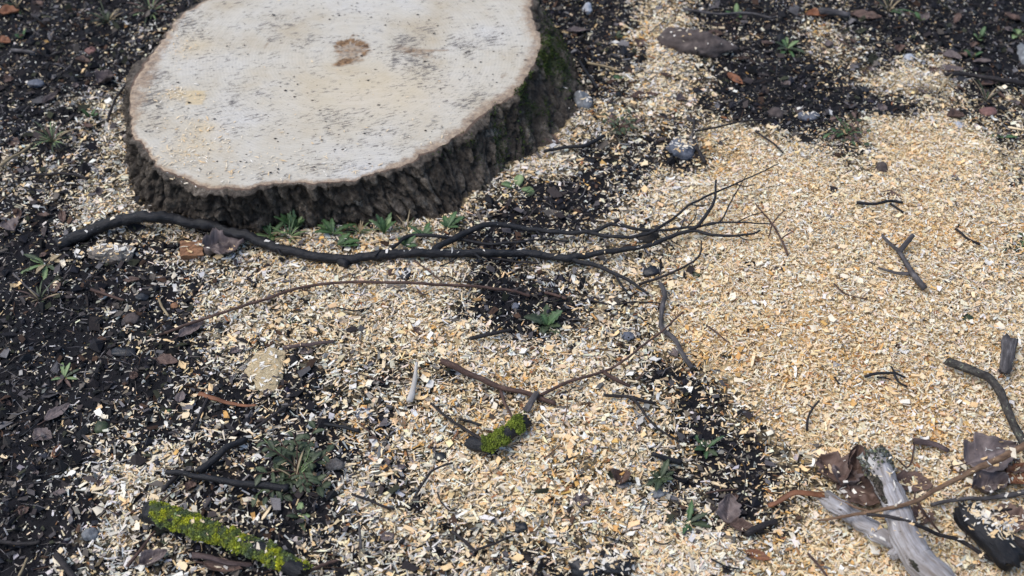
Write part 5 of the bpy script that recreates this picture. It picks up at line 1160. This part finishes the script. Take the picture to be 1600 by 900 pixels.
# small twig scraps and leaf scraps lying about the centre and the left
def near_label(what, px, py):
    lx, ly, ln_ = min(LAND, key=lambda l: (l[0] - px) ** 2 + ((l[1] - py) * 1.2) ** 2); dx, dy = px - lx, py - ly
    side = ('right of' if dx > 0 else 'left of') if abs(dx) > abs(dy) else ('in front of' if dy > 0 else 'behind')
    return f'{what} {"" if math.hypot(dx, dy) > 60 else "close "}{side} {ln_}'
cnt = 0
while cnt < 46:
    px, py = random.uniform(10, 1180), random.uniform(400, 890)
    if cnt > 33: px, py = random.choice([(random.uniform(10, 190), random.uniform(20, 330)), (random.uniform(930, 1590), random.uniform(10, 200))])
    kind_ = random.choice(['thin dark twig scrap', 'thin brown twig scrap', 'bent dark rootlet'])
    lab = near_label(kind_, px, py)
    if lab in seen_l: continue
    seen_l.add(lab); a = random.uniform(-.9, .9); l = random.uniform(9, 26); r_ = random.uniform(.7, 1.5); bend = random.uniform(-9, 9)
    p = [(px - l * math.cos(a), py - l * math.sin(a) * .8, 1), (px + bend * math.sin(a), py + bend * .7, random.uniform(2, 6)), (px + l * math.cos(a), py + l * math.sin(a) * .8, 1)]
    sub = [([p[1], (px + random.uniform(-14, 14), py - random.uniform(6, 16), 6)], r_ * .7, .5)] if random.random() < .3 else ()
    stick(lab, p, r_, r_ * .7, {'thin dark twig scrap': 'branch_dark', 'thin brown twig scrap': 'twig_brown', 'bent dark rootlet': 'branch_black'}[kind_], 'rootlet' if 'root' in kind_ else 'twig', 'rootlet' if 'root' in kind_ else 'twig', sub, 'twig scraps on the ground'); cnt += 1
cnt = 0
while cnt < 62:
    px, py = random.choice([(random.uniform(5, 300), random.uniform(400, 890)), (random.uniform(300, 1150), random.uniform(420, 890)), (random.uniform(5, 190), random.uniform(10, 350)), (random.uniform(930, 1590), random.uniform(5, 180)), (random.uniform(1350, 1595), random.uniform(5, 190))])
    kind_, mt = random.choice([('small brown leaf scrap', 'leaf_brown'), ('small grey leaf scrap', 'leaf_grey'), ('small dark leaf scrap', 'leaf_brown')])
    lab = near_label(kind_, px, py)
    if lab in seen_l: continue
    seen_l.add(lab); t_ = dead_leaf(lab, px, py, random.uniform(11, 26), random.uniform(6, 14), random.uniform(0, 6.28), mt, random.uniform(.3, .9), .6, .3, .1, random.uniform(-.3, .3), random.uniform(-.3, .3), 4, False, 'leaf_scrap', 'leaf'); t_['group'] = 'leaf scraps on the ground'; cnt += 1

# chips fallen on top of the logs, stones and leaves
def dusting(pxpy, n, spread, seed):
    r = np.random.default_rng(seed); out = []
    dg = bpy.context.evaluated_depsgraph_get()
    for i in range(n):
        a = r.normal(0, spread[0]); b_ = r.normal(0, spread[1]); c = at(pxpy[0] + a, pxpy[1] + b_)
        hit, loc, nrm, ix, ob, mx = SC.ray_cast(dg, Vector((c[0], c[1], c[2] + .12)), Vector((0, 0, -1)))
        if hit and nrm.z > .45 and ob.name.split('.')[0] not in ('wood_chips', 'ground', 'soil_crumbs', 'leaf_litter', 'cut_face', 'wood_chip', 'sawdust', 'dirt_specks'):
            out.append((loc.x, loc.y, loc.z + .0012))
    return out
bpy.context.view_layer.update()
pts = dusting((1540, 828), 420, (30, 28), 1) + dusting((1064, 232), 120, (20, 12), 2) + dusting((416, 580), 150, (30, 34), 3) + dusting((632, 433), 60, (18, 8), 4) + dusting((1083, 74), 60, (50, 14), 5) \
    + dusting((968, 884), 160, (40, 16), 6) + dusting((914, 888), 120, (34, 14), 7) + dusting((1350, 778), 60, (40, 18), 8) + dusting((176, 400), 260, (34, 14), 9) + dusting((1375, 860), 50, (60, 20), 10) + dusting((302, 399), 20, (16, 8), 11) + dusting((350, 850), 80, (80, 40), 12) + dusting((600, 400), 110, (160, 8), 13) + dusting((250, 345), 50, (60, 8), 14) + dusting((930, 385), 90, (90, 25), 15) + dusting((1540, 740), 40, (40, 30), 16) + dusting((1263, 183), 60, (20, 8), 17) + dusting((571, 649), 60, (18, 10), 18) + dusting((912, 163), 40, (16, 12), 19)
P3 = np.array(pts); n = len(P3); cc = PAL[rng.choice([0, 1, 2, 7, 4], n)] * rng.uniform(.7, 1.0, (n, 1)); L = rng.lognormal(math.log(.0062), .4, n).clip(.003, .014)
h = rng.random(n) < .4
V, F, c = merge([flakes(P3[h], L[h], L[h] * .5, np.full(h.sum(), .0008), .25, cc[h], 97), slivers(P3[~h], L[~h], (L[~h] * .25).clip(.0008, .0025), .2, cc[~h], 98)])
o = link('fallen_chips', make_mesh('fallen_chips', V, [F], M['chip'], {'tint': c})); tag(o, 'stray pale chips lying on top of the stones, logs and leaves', 'wood chips', None, 'stuff')
